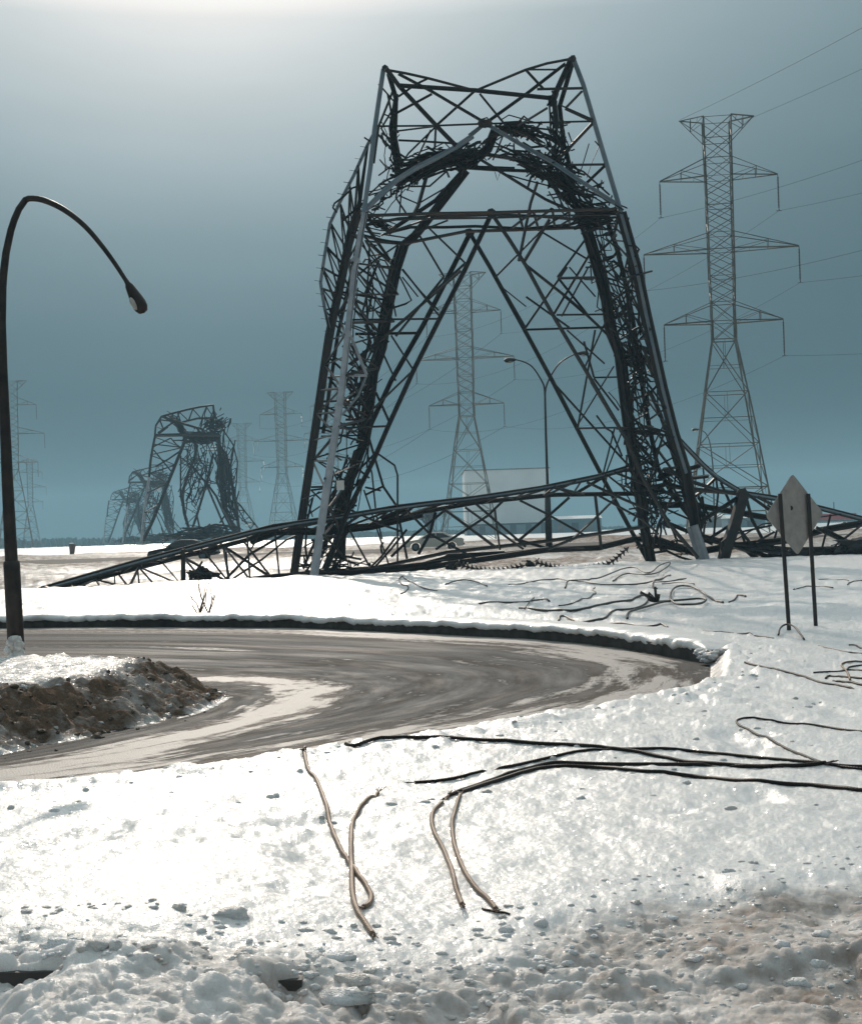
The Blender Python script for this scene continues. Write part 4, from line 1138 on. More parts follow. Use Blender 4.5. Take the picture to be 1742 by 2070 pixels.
debris('steel_debris', [(1685, 1118), (1720, 1108), (1745, 1122)], 60, .45, 60, 'large dark heap of steel at the right edge beyond the sign', 82, (.3, 1.0), plates((1715, 1112), 60, 12, .7))
debris('steel_debris', [(1065, 1143), (1080, 1140)], 57, .14, 26, 'small black steel lump between two insulator strings', 83, (.15, .4), plates((1072, 1140), 57, 4, .25))
debris('steel_debris', [(905, 1150), (925, 1146)], 56.5, .16, 24, 'small black steel lump at the left end of the insulator strings', 84, (.2, .5))
def star():
    c = G(1327, 1217); b = MB()
    for k in range(14):
        d = Vector((random.uniform(-1, 1), random.uniform(-.6, .6), random.uniform(-.1, .5)))
        b.bar(c, c + d * random.uniform(.15, .42), .06)
    b.line([c + Vector((0, 0, 0)), c + Vector((-.02, 0, .3))], .05)
    tag(b.build('steel_debris', 'dark', None, origin=(c.x, c.y, 0)), 'small spiky black steel piece in the middle of the tangled wires', 'debris', 'heaps of torn steel on the snow')
star()

# insulator strings hanging and lying at the feet
def insul_string(px, d, label):
    pts = resample(spline(PP(px, d), 6), 60)
    L = sum((pts[i + 1] - pts[i]).length for i in range(60))
    q = resample(pts, max(8, int(L / 0.17)))
    root = empty('insulator_string', q[len(q) // 2])
    tag(root, label, 'insulator string', 'insulator strings at the feet of the big pylon')
    b = MB(); b.tube(q, .03, 6); b.build('core', 'dark', root)
    b = MB()
    for i in range(len(q) - 1):
        ax = (q[i + 1] - q[i]).normalized()
        b.lathe([(.02, 0), (.16, .0), (.165, .02), (.07, .07), (.05, .12), (.02, .13)], q[i], ax, 12)
    b.build('discs', 'insul', root, True)
insul_string([(925, 1140), (960, 1150), (1010, 1153), (1060, 1143)], 54.6, 'sagging string of dark insulator discs on the snow, left of the small black lump')
insul_string([(1083, 1137), (1125, 1148), (1165, 1151), (1205, 1146), (1235, 1136), (1270, 1106)], 55.6, 'string of dark insulator discs curving up to the right from the small black lump')

# ------------------------------------------------------------------ standing pylons
def standing_pylon():
    THIN[0] = .68
    root = empty('standing_pylon', (0, 0, 0))
    lv = [(0, 4.9), (5.4, 4.05), (10.4, 3.3), (16.4, 2.35), (22.5, 1.32), (24.6, 1.32), (26.8, 1.32), (29.8, 1.4), (32.9, 1.42), (34.8, 1.42), (38, 1.45), (41.3, 1.48), (43.4, 1.5), (45.7, 1.52), (48.1, 1.55)]
    b = MB()
    cn = lambda z, s: [Vector((sx * s, sy * s, z)) for sx, sy in ((-1, -1), (1, -1), (1, 1), (-1, 1))]
    for i in range(len(lv) - 1):
        a = cn(*lv[i]); c = cn(*lv[i + 1])
        for k in range(4):
            b.bar(a[k], c[k], .26 if i < 5 else .20)
            k2 = (k + 1) % 4
            if i < 4:
                mid = (c[k] + c[k2]) / 2
                b.bar(a[k], c[k2], .13); b.bar(a[k2], c[k], .13); b.bar(c[k], c[k2], .15)
                lm = a[k].lerp(c[k], .5); rm = a[k2].lerp(c[k2], .5)
                b.bar(lm, rm, .09)
                b.bar((lm + rm) / 2, mid, .07)
            else:
                h_ = 2 if lv[i + 1][0] - lv[i][0] > 2.8 else 1
                for j in range(h_):
                    p, q = a[k].lerp(c[k], j / h_), a[k2].lerp(c[k2], j / h_); r_, s_ = a[k].lerp(c[k], (j + 1) / h_), a[k2].lerp(c[k2], (j + 1) / h_)
                    b.bar(p, s_, .11); b.bar(q, r_, .11)
                b.bar(c[k], c[k2], .10)
    o = b.build('lattice_tower', 'pylon', root)
    def arm(name, zb, zt, half, bw, droop=0.0):
        for s in (-1, 1):
            b = MB()
            tip = Vector((s * half, 0, zb))
            for y in (-1, 1):
                bo = Vector((s * bw, y * bw, zb)); to = Vector((s * bw, y * bw, zt))
                b.bar(bo, tip, .19); b.bar(to, tip + Vector((0, 0, .06)), .13)
                m1 = bo.lerp(tip, .53); t1 = to.lerp(tip, .53)
                b.bar(m1, t1, .11); b.bar(bo, t1, .08)
            for f in (.25, .53, .8):
                b.bar(Vector((s * bw, -bw, zb)).lerp(tip, f), Vector((s * bw, bw, zb)).lerp(tip, f), .08)
            b.build(name, 'pylon', root)
    arm('crossarm', 41.3, 43.4, 6.7, 1.48); arm('crossarm', 32.9, 34.8, 8.8, 1.42); arm('crossarm', 24.6, 26.8, 6.75, 1.32)
    arm('top_arm', 48.2, 45.7, 4.25, 1.52)
    for z, h_ in ((41.3, 6.7), (32.9, 8.8), (24.6, 6.75)):
        for s in (-1, 1):
            b = MB(); x = s * h_
            b.tube([(x, 0, z), (x, 0, z - 4.1)], .035, 6)
            prof = [(.03, 0)]
            for k in range(21):
                q = .35 + k * .17
                prof += [(.05, q), (.14, q + .02), (.05, q + .1)]
            b.lathe(prof, (x, 0, z), (0, 0, -1), 8)
            b.box((x, 0, z - 4.15), .1, .5, .1); b.bar((x - .3, 0, z - 4.2), (x + .3, 0, z - 4.2), .08)
            b.build('insulator_string', 'insul', root)
    THIN[0] = 1.0
    return root
def copy_tree(o, parent=None):
    c = o.copy(); COL.objects.link(c); c.parent = parent
    for ch in o.children: copy_tree(ch, c)
    return c
sp = standing_pylon()
PY = []
M['wire'] = mat('wire', (.05, .05, .05), .9, 0, .1)
def place_pylon(px, ytop, d, rz, label, first=False, s=1.0):
    o = sp if first else copy_tree(sp)
    p = P(px, ytop, d)
    o.location = (p.x, p.y, p.z - 48.2 * s)
    if s != 1.0: o.scale = (s, s, s)
    o.rotation_euler = (0, 0, R(rz))
    tag(o, label, 'pylon', 'standing pylons of the surviving line')
    PY.append((o.location.copy(), R(rz), s))
    return o
place_pylon(1447, 240, 166, -8, 'tall standing lattice pylon with four arms at the right of the big collapsed one', True)
place_pylon(934, 553, 258, -6, 'standing lattice pylon seen through the opening of the big collapsed one')
place_pylon(566, 793, 452, -6, 'small faint standing pylon between the two collapsed pylons')
place_pylon(488, 856, 575, -6, 'faintest standing pylon, just right of the smaller collapsed pylon')
place_pylon(24, 770, 415, 14, 'faint standing pylon behind the near street lamp at the left edge')
place_pylon(60, 930, 500, 20, 'short faint standing pylon just right of the near street lamp pole', False, .62)
place_pylon(670, 775, 440, 6, 'faint standing pylon hidden behind the left leg of the big collapsed one')

def conductor(a, b_, sag, label, r_=.016, group='conductors of the surviving line'):
    b = MB(); pts = [Vector(a).lerp(Vector(b_), k / 24) - Vector((0, 0, sag * 4 * (k / 24) * (1 - k / 24))) for k in range(25)]
    b.tube(pts, r_, 4)
    o = b.build('conductor_wire', M['wire'], None, origin=pts[12])
    tag(o, label, 'wire', group)
def tip(i, k, s):
    loc, rz, sc = PY[i]
    z, h_ = ((41.3, 6.7), (32.9, 8.8), (24.6, 6.75))[k]
    v = Matrix.Rotation(rz, 3, 'Z') @ Vector((s * h_, 0, z - 4.2))
    return loc + v * sc
nm = ('top', 'middle', 'bottom'); sd = {-1: 'left', 1: 'right'}
for k in range(3):
    for s in (-1, 1):
        conductor(tip(0, k, s), tip(1, k, s), 3.2, 'wire from %s %s arm of tall right pylon to the pylon in the opening' % (nm[k], sd[s]))
        conductor(tip(1, k, s), tip(2, k, s), 5.0, 'faint wire, %s %s arm of pylon in the opening to small faint pylon' % (nm[k], sd[s]), .03)
        t0 = tip(0, k, s); t1 = t0 + (tip(0, k, s) - tip(1, k, s)).normalized() * 150
        if s == 1 or k < 2:
            conductor(t0, t1, 5.0, 'wire from %s %s arm of tall right pylon out to the right edge' % (nm[k], sd[s]))
for s in (-1, 1):
    loc, rz, _s = PY[0]
    t0 = loc + Vector((s * 4.2, 0, 48.2)); loc2 = PY[1][0]
    conductor(t0, t0 + (loc - loc2).normalized() * 150, 3, 'thin earth wire from the %s tip of the top arm, tall right pylon' % sd[s], .018)

# ------------------------------------------------------------------ smaller collapsed pylon, traced once, copied for the two beyond it
def small_pylon():
    THIN[0] = .85
    D = 230.0
    def S(pts, d=D):
        return PP([(180 + x / 4.584, 790 + y / 4.584) for x, y in pts], d)
    c = P(400, 1105, D)
    root = empty('collapsed_pylon', (c.x, c.y, 0))
    parts = {}
    b = MB()
    b.line(S([(675, 240), (760, 215), (920, 175), (1040, 150), (1150, 135), (1165, 250)], D - 3), .30)
    b.line(S([(620, 330), (675, 240), (720, 235)], D - 3), .30); b.line(S([(620, 330), (612, 415)], D - 3), .3)
    b.line(S([(675, 240), (780, 275), (880, 310), (1060, 360), (1110, 270)], D - 2), .32)
    b.line(S([(860, 295), (1010, 258), (1160, 255)], D), .34); b.line(S([(760, 230), (820, 330), (860, 400)], D), .5); b.line(S([(640, 390), (790, 285)], D), .3)
    b.line(S([(645, 395), (730, 330)], D), .3)
    lattice(b, S([(720, 228), (920, 178), (1150, 135)], D - 3), S([(760, 235), (870, 290), (1010, 258), (1160, 255)], D), 7, .2, False, False)
    lattice(b, S([(620, 330), (675, 240)], D - 3), S([(640, 390), (790, 285)], D), 3, .2, False, False)
    crumple(b, S([(760, 235), (830, 300), (850, 350), (900, 410)], D), 1.1, 60, (.8, 3), (.12, .25), .5, 0, 91)
    crumple(b, S([(1150, 250), (1120, 300), (1180, 340), (1240, 290)], D), 2.2, 120, (.8, 3.0), (.12, .28), .4, 0, 92)
    b.build('crown', 'dark', root)
    b = MB(); b.line(S([(612, 415), (760, 412), (900, 408), (1060, 412), (1210, 410)], D - 2), .55)
    crumple(b, S([(850, 420), (1000, 430), (1210, 420)], D), 1.3, 130, (.8, 3.5), (.12, .26), .7, 0, 93)
    b.build('crossbeam', 'dark', root)
    b = MB(); l1 = S([(612, 415), (590, 520), (570, 640), (556, 800)], D - 5); l2 = S([(556, 800), (535, 950), (520, 1050), (490, 1330), (480, 1400)], D - 6)
    b.line(l1, .38, 0); b.line(l2, .42, 1)
    b.build('front_leg', ['dark', 'galv'], root)
    b = MB()
    d1 = S([(900, 430), (840, 580), (700, 930), (600, 1180), (530, 1330), (500, 1390)], D - 2)
    b.line(d1, .44); lattice(b, l1 + l2[1:], d1, 11, .18, True, False, .2, 0, .2)
    for q in ([(870, 540), (740, 630), (620, 700)], [(600, 550), (690, 660), (760, 745)], [(760, 440), (830, 520)], [(600, 520), (760, 440)]): b.line(S(q), .26)
    b.build('left_leg', 'dark', root)
    b = MB()
    m1 = S([(930, 430), (1000, 510), (970, 640), (920, 760), (860, 950), (880, 1130), (930, 1300)], D); m2 = S([(850, 600), (848, 980), (900, 1200), (940, 1340)], D + 4)
    m3 = S([(1150, 580), (1090, 850), (1000, 1150), (940, 1320)], D + 2); m4 = S([(950, 690), (1080, 850), (1230, 1200), (1290, 1330)], D + 3)
    for q, ww in ((m1, .42), (m2, .28), (m3, .38), (m4, .34)): b.line(q, ww)
    lattice(b, m1, m2, 9, .16, True, False, .4, 0, .2); lattice(b, m1[2:], m3, 9, .15, False, False, .4, 0, .3)
    crumple(b, S([(1000, 450), (980, 600), (1050, 760), (950, 900), (930, 1100)], D + 2), 3.5, 90, (1.5, 6), (.1, .2), .55, 0, 94)
    b.line(S([(1000, 1150), (1040, 1330)]), .3)
    b.build('middle_leg', 'dark', root)
    b = MB()
    r1 = S([(1200, 420), (1212, 800), (1240, 1080), (1370, 1330)], D); r2 = S([(1260, 560), (1310, 800), (1350, 1000), (1395, 1340)], D + 2); r3 = S([(1240, 360), (1335, 500), (1375, 660), (1365, 850), (1340, 1000)], D + 1)
    r4 = S([(1340, 1000), (1400, 1060), (1470, 1150), (1580, 1290)], D + 1)
    r5 = S([(1100, 870), (1180, 980), (1270, 1180), (1340, 1310)], D + 1)
    for q, ww in ((r1, .6), (r2, .5), (r3, .26), (r4, .28), (r5, .3)): b.line(q, ww)
    b.line(S([(1350, 1040), (1430, 1180), (1500, 1280)], D + 3), .2)
    lattice(b, r1, r2, 11, .2, True, True, .4, 0, .2); lattice(b, r3, r2[:3], 7, .16, True, False, .2); lattice(b, r4, S([(1350, 1050), (1400, 1180), (1480, 1300)], D), 5, .15)
    crumple(b, S([(1200, 420), (1230, 600), (1260, 800), (1280, 1000), (1350, 1250)], D + 1), 2.0, 150, (1, 6), (.12, .26), .75, 0, 95)
    b.build('right_leg', 'dark', root)
    b = MB()
    b.line(S([(880, 1320), (1000, 1330), (1080, 1265), (1180, 1240), (1290, 1255), (1380, 1320)], D - 4), .3); b.line(S([(1050, 1300), (1220, 1250), (1190, 1350)], D - 4), .3)
    crumple(b, S([(700, 1370), (900, 1340), (1100, 1330), (1300, 1320), (1450, 1330)], D - 3), 1.6, 170, (1, 5), (.12, .26), .7, 0, 96)
    b.build('foot_wreckage', 'dark', root)
    THIN[0] = 1.0
    return root
s2 = small_pylon()
tag(s2, 'smaller collapsed pylon left of the big one, with a leaning pale leg', 'pylon', 'collapsed pylons receding into the haze')
def place_collapsed(px, d, rz, label):
    o = copy_tree(s2)
    p = P(px, 1100, d)
    o.location = (p.x, p.y, -0.1); o.rotation_euler = (0, 0, R(rz))
    tag(o, label, 'pylon', 'collapsed pylons receding into the haze')
place_collapsed(306, 405, 12, 'collapsed pylon just behind and left of the smaller collapsed one, crown half hidden by it')
place_collapsed(262, 560, -18, 'farthest collapsed pylon at the left, low and faint')

# ------------------------------------------------------------------ street lamps
def lamp_mat():
    m = mat('lamp_pole_paint', (0.035, 0.03, 0.028), 0.5, 0.3)
    t = NT(m); t.l(t.ramp(t.noise(5, 5, t.pos()), [(.35, (.022, .02, .02)), (.7, (.055, .045, .04))]), t.b.inputs['Base Color'])
    return m
M['lamp'] = lamp_mat()
M['lens'] = mat('lamp_lens', (.9, .88, .82), .12)
M['lens'].node_tree.nodes['Principled BSDF'].inputs['Transmission Weight'].default_value = .2
_t = M['lens'].node_tree; _tr = _t.nodes.new('ShaderNodeBsdfTranslucent'); _tr.inputs[0].default_value = (1, .97, .92, 1)
_ms = _t.nodes.new('ShaderNodeMixShader'); _ms.inputs[0].default_value = .6
_t.links.new(_t.nodes['Principled BSDF'].outputs[0], _ms.inputs[1]); _t.links.new(_tr.outputs[0], _ms.inputs[2]); _t.links.new(_ms.outputs[0], _t.nodes['Material Output'].inputs[0])
def big_lamp():
    D = 16.3
    px = [(34, 1322), (28, 1210), (22, 1100), (16, 980), (11, 860), (6, 740), (4, 650), (6, 570), (13, 510), (25, 455), (40, 420), (52, 404)]
    root = empty('street_lamp', (P(34, 1322, D).x, D, .35))
    tag(root, 'near dark curved street lamp rising from the snow bank at the left edge', 'street lamp')
    b = MB(); pts = PP(px, D)
    b.tube(resample(pts, 40), [(.082 - .045 * k / 40) * (1.0) for k in range(41)], 14)
    b.lathe([(.0, -.45), (.094, -.45), (.094, 1.0), (.09, 1.05), (.078, 1.06)], pts[0], (pts[1] - pts[0]), 14)
    b.build('pole', 'lamp', root, True)
    b = MB(); arm = resample(spline(PP([(50, 405), (62, 401), (90, 405), (130, 424), (170, 455), (205, 495), (235, 536), (258, 572)], D), 5), 30)
    b.tube(arm, [.036 - .012 * k / 30 for k in range(31)], 12); b.build('arm', 'lamp', root, True)
    a = P(256, 568, D); e = P(289, 628, D); ax = (e - a).normalized(); side = ax.cross(Vector((0, 1, 0))).normalized()
    L = (e - a).length
    b = MB()
    prof = [(.0, -.03), (.028, -.02), (.032, .03), (.05, .06), (.062, .12), (.078, .20), (.088, .27), (.082, .33), (.055, .375), (.0, .39)]
    b.lathe([(r_ * .95, h_ * L / .36) for r_, h_ in prof], a, ax, 16)
    h = b.build('housing', 'lamp', root, True)
    b = MB(); lc = P(271, 614, D - .045)
    q = Matrix((side, ax, side.cross(ax))).transposed()
    b2 = MB(); b2.blob((0, 0, 0), 1, .036, .085, .05, 0, 0.0, 16, 10)
    b.add([lc + q @ Vector(v) for v in b2.v], b2.f)
    b.build('lens', 'lens', root, True)
    b = MB()
    for k in range(26):
        p = P(34 + random.uniform(-16, 8), 1318 + random.uniform(-28, 10), D - .12); b.blob(p, random.uniform(.03, .07), 1, 1, .9, 0, .25)
    tag(b.build('ice_collar', M['snow'], None, True, origin=(P(34, 1322, D).x, D, .35)), 'lumps of snow frozen round the foot of the near street lamp', 'snow')
big_lamp()
def far_lamp(pole, arms, D, label, r_=(.13, .08), base=None):
    f = P(pole[0][0], pole[0][1], D)
    root = empty('street_lamp', (f.x, f.y, 0)); tag(root, label, 'street lamp', 'street lamps along the highway')
    b = MB(); pts = resample(PP(pole, D), 20)
    b.tube(pts, [r_[0] + (r_[1] - r_[0]) * k / 20 for k in range(21)], 10)
    if base: b.tube(PP(base, D), [.27, .26, .22], 10)
    b.build('pole', 'lamp', root, True)
    for A in arms:
        b = MB(); q = resample(spline(PP(A, D), 5), 20); b.tube(q, [.075 - .025 * k / 20 for k in range(21)], 8); b.build('arm', 'lamp', root, True)
        e = q[-1]; ax = (q[-1] - q[-4]).normalized(); ax.z = -.05; ax.normalize()
        b = MB(); b.lathe([(.0, -.1), (.08, 0), (.15, .25), (.2, .55), (.17, .8), (.0, .95)], e, ax, 10)
        h = b.build('housing', 'lamp', root, True)
        b = MB(); b.blob(e + ax * .5 + Vector((0, 0, -.12)), .2, 1.2, .8, .6, 0, 0, 10, 6); b.build('lens', 'lens', root, True)
far_lamp([(1110, 1112), (1107, 1000), (1103, 880), (1101, 790)], [[(1101, 800), (1099, 780), (1090, 762), (1076, 742), (1060, 732), (1042, 727)], [(1101, 800), (1104, 780), (1114, 758), (1128, 737), (1145, 724), (1166, 714)]], 112,
         'tall twin armed street lamp standing in the opening of the big collapsed pylon', base=[(1110, 1116), (1108, 1060), (1106, 990)])
far_lamp([(1444, 1085), (1442, 1000), (1440, 940), (1436, 905)], [[(1436, 905), (1432, 888), (1424, 874), (1412, 868)]], 185, 'single armed street lamp in front of the legs of the tall right pylon', (.11, .08))

# ------------------------------------------------------------------ the sign
def sign():
    D = 19.6
    g = G(1612, 1292)
    root = empty('road_sign', (g.x, g.y, g.z)); tag(root, 'back of a grey diamond shaped road sign on two thin dark posts', 'road sign')
    for x0, x1 in ((1576, 1596), (1633, 1650)):
        dd = D + (P((x0 + x1) / 2 - 4, 1100, D).x - P(1606, 1100, D).x) * math.tan(R(40)) - (.16 if x0 < 1600 else .05)
        b = MB(); a = P(x1, 1296 + (D - dd) * 10, dd); e = P(x0, 998, dd)
        d = (e - a).normalized(); x = d.cross(Vector((0, 1, 0))).normalized(); y = d.cross(x); w_ = .026
        # flanged channel post
        pr = [(-w_, .0), (-w_, -.02), (-w_ * .4, -.02), (-w_ * .4, -.035), (w_ * .4, -.035), (w_ * .4, -.02), (w_, -.02), (w_, 0)]
        vs = [a + x * u + y * v for u, v in pr] + [e + x * u + y * v for u, v in pr]
        n = len(pr); b.add(vs, [(i, (i + 1) % n, n + (i + 1) % n, n + i) for i in range(n)] + [tuple(range(n)), tuple(range(2 * n - 1, n - 1, -1))])
        b.build('post', 'dark', root)
    m = mat('sign_back', (.30, .27, .24), .55, .1); t = NT(m)
    t.l(t.ramp(t.noise(8, 6, t.pos()), [(.3, (.27, .25, .23)), (.7, (.38, .35, .32))]), t.b.inputs['Base Color'])
    b = MB(); c = P(1606, 1040, D)
    yaw = Matrix.Rotation(R(40), 3, 'Z'); vs = []
    # real diamond, turned away from the camera
    hw = .50 / math.cos(R(40)); hh = .56
    uax = (P(1665, 1040, D) - P(1547, 1046, D)).normalized(); vax = (P(1602, 962, D) - P(1612, 1117, D)).normalized()
    uax = (uax * math.cos(R(40)) + Vector((0, 1, 0)) * math.sin(R(40))).normalized()
    n = uax.cross(vax).normalized()
    cr_ = .06
    co = []
    for (u, v) in ((hw, 0), (0, hh), (-hw, 0), (0, -hh)):
        p = Vector((u, v)); 
        co.append(p)
    out = []
    for i in range(4):
        p = co[i]; a_ = co[i - 1]; c_ = co[(i + 1) % 4]
        for k in range(4):
            tt = k / 3
            q0 = p + (a_ - p).normalized() * cr_; q1 = p + (c_ - p).normalized() * cr_
            out.append((q0.lerp(p, tt)).lerp(p.lerp(q1, tt), tt))
    off = Vector((0, .28, 0))
    pts = [c + uax * q.x + vax * q.y for q in out]
    b.plate(pts, .008); b.build('panel', m, root)
    b = MB()
    bp = c + uax * -.09 + vax * .09
    b.lathe([(.0, -.02), (.022, -.02), (.022, 0), (.034, 0), (.034, .006), (0, .006)], bp - n * .0 * 1, (0, -1, 0), 10); b.build('bolt', 'dark', root)
sign()
# ------------------------------------------------------------------ cables on the snow
def cable(px, r_, label, group, mt='braiddark', lift=None, loopz=None, name='fallen_cable', bury=0.0):
    pts = spline(GL(px), 7)
    n = len(pts)
    hz = height(np.array([p.x for p in pts]), np.array([p.y for p in pts]))
    arc = np.array([(loopz or 0) * math.sin(math.pi * i / (n - 1)) ** 0.7 for i in range(n)])
    z = hz + r_ * 0.55 + arc
    # a stiff cable bridges the small bumps instead of following each one
    for _ in range(4):
        z = (np.roll(z, 1) + z + np.roll(z, -1)) / 3 if False else np.convolve(np.concatenate([[z[0]], z, [z[-1]]]), [.33, .34, .33], 'valid')
        z = np.maximum(z, hz + r_ * 0.45)
    sx = np.array([p.x for p in pts]); sy = np.array([p.y for p in pts])
    z = z - r_ * 1.5 * sstep(fbm(sx * 3.1, sy * 3.1, 600 + len(label), 2), 0.42, 0.56)
    out = [Vector((p.x, p.y, zz - bury)) for p, zz in zip(pts, z)]
    r_ = r_ * (.80 if group == GF else 1)
    b = MB(); b.tube(out, r_, 10 if r_ > .012 else 6, 0, True, True)
    if group == GF and name == 'fallen_cable':   # frayed ends
        for e, d in ((out[0], out[0] - out[3]), (out[-1], out[-1] - out[-4])):
            d = d.normalized()
            for k in range(7):
                v = d + Vector((random.uniform(-1, 1), random.uniform(-1, 1), random.uniform(-.1, .6))) * .35
                b.tube([e - d * r_, e + v * r_ * 2.5, e + (v + Vector((random.uniform(-.4, .4), random.uniform(-.4, .4), 0))) * r_ * random.uniform(3, 6)], r_ * .2, 4, 0, True, True)
    o = b.build(name, mt, None, True, origin=out[n // 2])
    tag(o, label, 'cable', group)
    return o
GF = 'thick broken cables lying on the foreground snow'
cable([(614, 1520), (640, 1514), (700, 1505), (760, 1497), (850, 1495), (1000, 1500), (1150, 1508), (1230, 1514), (1290, 1522), (1360, 1537), (1450, 1547), (1560, 1551), (1620, 1550), (1668, 1545)], .0165, 'longest dark cable, from the road edge above the brown cable right to the sharp bend', GF)
cable([(838, 1584), (950, 1567), (1030, 1552), (1110, 1533), (1200, 1517), (1290, 1516), (1400, 1522), (1560, 1536), (1670, 1546), (1742, 1552)], .0135, 'dark cable starting with a free end left of centre and crossing over the longest one', GF)
cable([(903, 1613), (950, 1596), (1010, 1574), (1060, 1557), (1110, 1546), (1170, 1545), (1290, 1548), (1420, 1549), (1560, 1552)], .016, 'dark cable curving from the top of the brown loop at centre to the right', GF)
cable([(932, 1604), (985, 1587), (1050, 1565), (1110, 1553), (1200, 1554), (1300, 1562), (1400, 1572), (1520, 1580), (1640, 1590), (1742, 1601), (1860, 1614)], .0155, 'lowest dark cable, running out of the right edge', GF)
cable([(1665, 1546), (1690, 1550), (1742, 1556), (1800, 1560)], .012, 'short dark cable end right of the sharp bend', GF)
cable([(1860, 1496), (1742, 1480), (1650, 1468), (1560, 1457), (1512, 1452), (1490, 1457), (1492, 1466), (1520, 1482), (1570, 1506), (1620, 1527), (1668, 1546)], .010, 'thin dark cable bent into a hairpin at the right', GF)
cable([(604, 1512), (618, 1540), (640, 1580), (660, 1630), (672, 1680), (690, 1722), (706, 1750), (724, 1773), (740, 1792), (750, 1814), (747, 1830), (735, 1838)], .0145, 'brown braided cable running down from the road edge to a small hook', GF, 'braid')
cable([(764, 1606), (745, 1616), (725, 1640), (712, 1672), (710, 1720), (711, 1770), (713, 1812), (722, 1843), (738, 1868), (754, 1893)], .0145, 'brown braided cable crossing over the hooked one', GF, 'braid')
cable([(905, 1612), (888, 1630), (875, 1645), (873, 1665), (880, 1690), (893, 1715), (908, 1750), (919, 1785), (926, 1812), (934, 1833)], .0140, 'brown braided cable at centre, left of a matching pair', GF, 'braid')
cable([(930, 1610), (920, 1640), (914, 1670), (918, 1710), (930, 1745), (945, 1775), (965, 1802), (985, 1820), (1003, 1843)], .0140, 'brown braided cable at centre, right of a matching pair', GF, 'braid')
GR = 'tangled cables at the right edge'
def Q8(pts): return [(1340 + x / 3.764, 1130 + y / 3.764) for x, y in pts]
for pts, r_, lb in [
    ([(620, 790), (800, 840), (1040, 895), (1170, 935), (1310, 960), (1513, 1000), (1700, 1040)], .011, 'long cable running down to the right edge, lowest of the tangle'),
    ([(1290, 928), (1400, 942), (1513, 962), (1700, 990)], .012, 'straight cable second from the bottom of the tangle at the right edge'),
    ([(1235, 912), (1262, 893), (1350, 900), (1500, 915), (1700, 935)], .011, 'cable with a small hooked end in the tangle at the right edge'),
    ([(1140, 870), (1230, 862), (1320, 860), (1400, 848), (1513, 852), (1700, 860)], .009, 'flat thin cable at the left end of the tangle at the right edge'),
    ([(1700, 780), (1513, 785), (1440, 783), (1362, 798), (1362, 822), (1395, 860), (1420, 925)], .010, 'brown cable looping over the tangle at the right edge'),
    ([(1395, 850), (1420, 825), (1513, 812), (1700, 800)], .010, 'short curved cable inside the loop at the right edge'),
    ([(300, 545), (380, 552), (450, 553), (600, 570), (720, 590), (840, 603)], .010, 'dashed half buried cable left of the sign posts'),
    ([(875, 588), (895, 565), (950, 552), (1010, 573), (1070, 622)], .012, 'small dark cable arched round the foot of the left sign post'),
    ([(1180, 660), (1300, 690), (1400, 708), (1513, 722), (1700, 750)], .010, 'thin half buried cable right of the sign posts'),
    ([(1410, 655), (1460, 657), (1513, 682), (1650, 700)], .012, 'short dark cable above the half buried one at the right edge'),
    ([(990, 235), (1060, 222), (1170, 214), (1290, 221)], .012, 'short dark cable on the snow just behind the sign posts'),
    ([(1180, 158), (1300, 160), (1410, 170)], .010, 'thin straight cable far behind the sign posts'),
    ([(1400, 202), (1432, 178), (1480, 168), (1600, 162)], .012, 'curved cable touching the right edge far behind the sign')]:
    cable(Q8(pts), r_, lb, GR, 'braid' if 'brown' in lb else 'braiddark', loopz=.09 if 'arched' in lb else None, bury=.006 if 'buried' in lb else 0)
GT = 'tangled wires on the snow in front of the big pylon'
def Q2(pts): return [(900 + x / 2.069, 900 + y / 2.069) for x, y in pts]
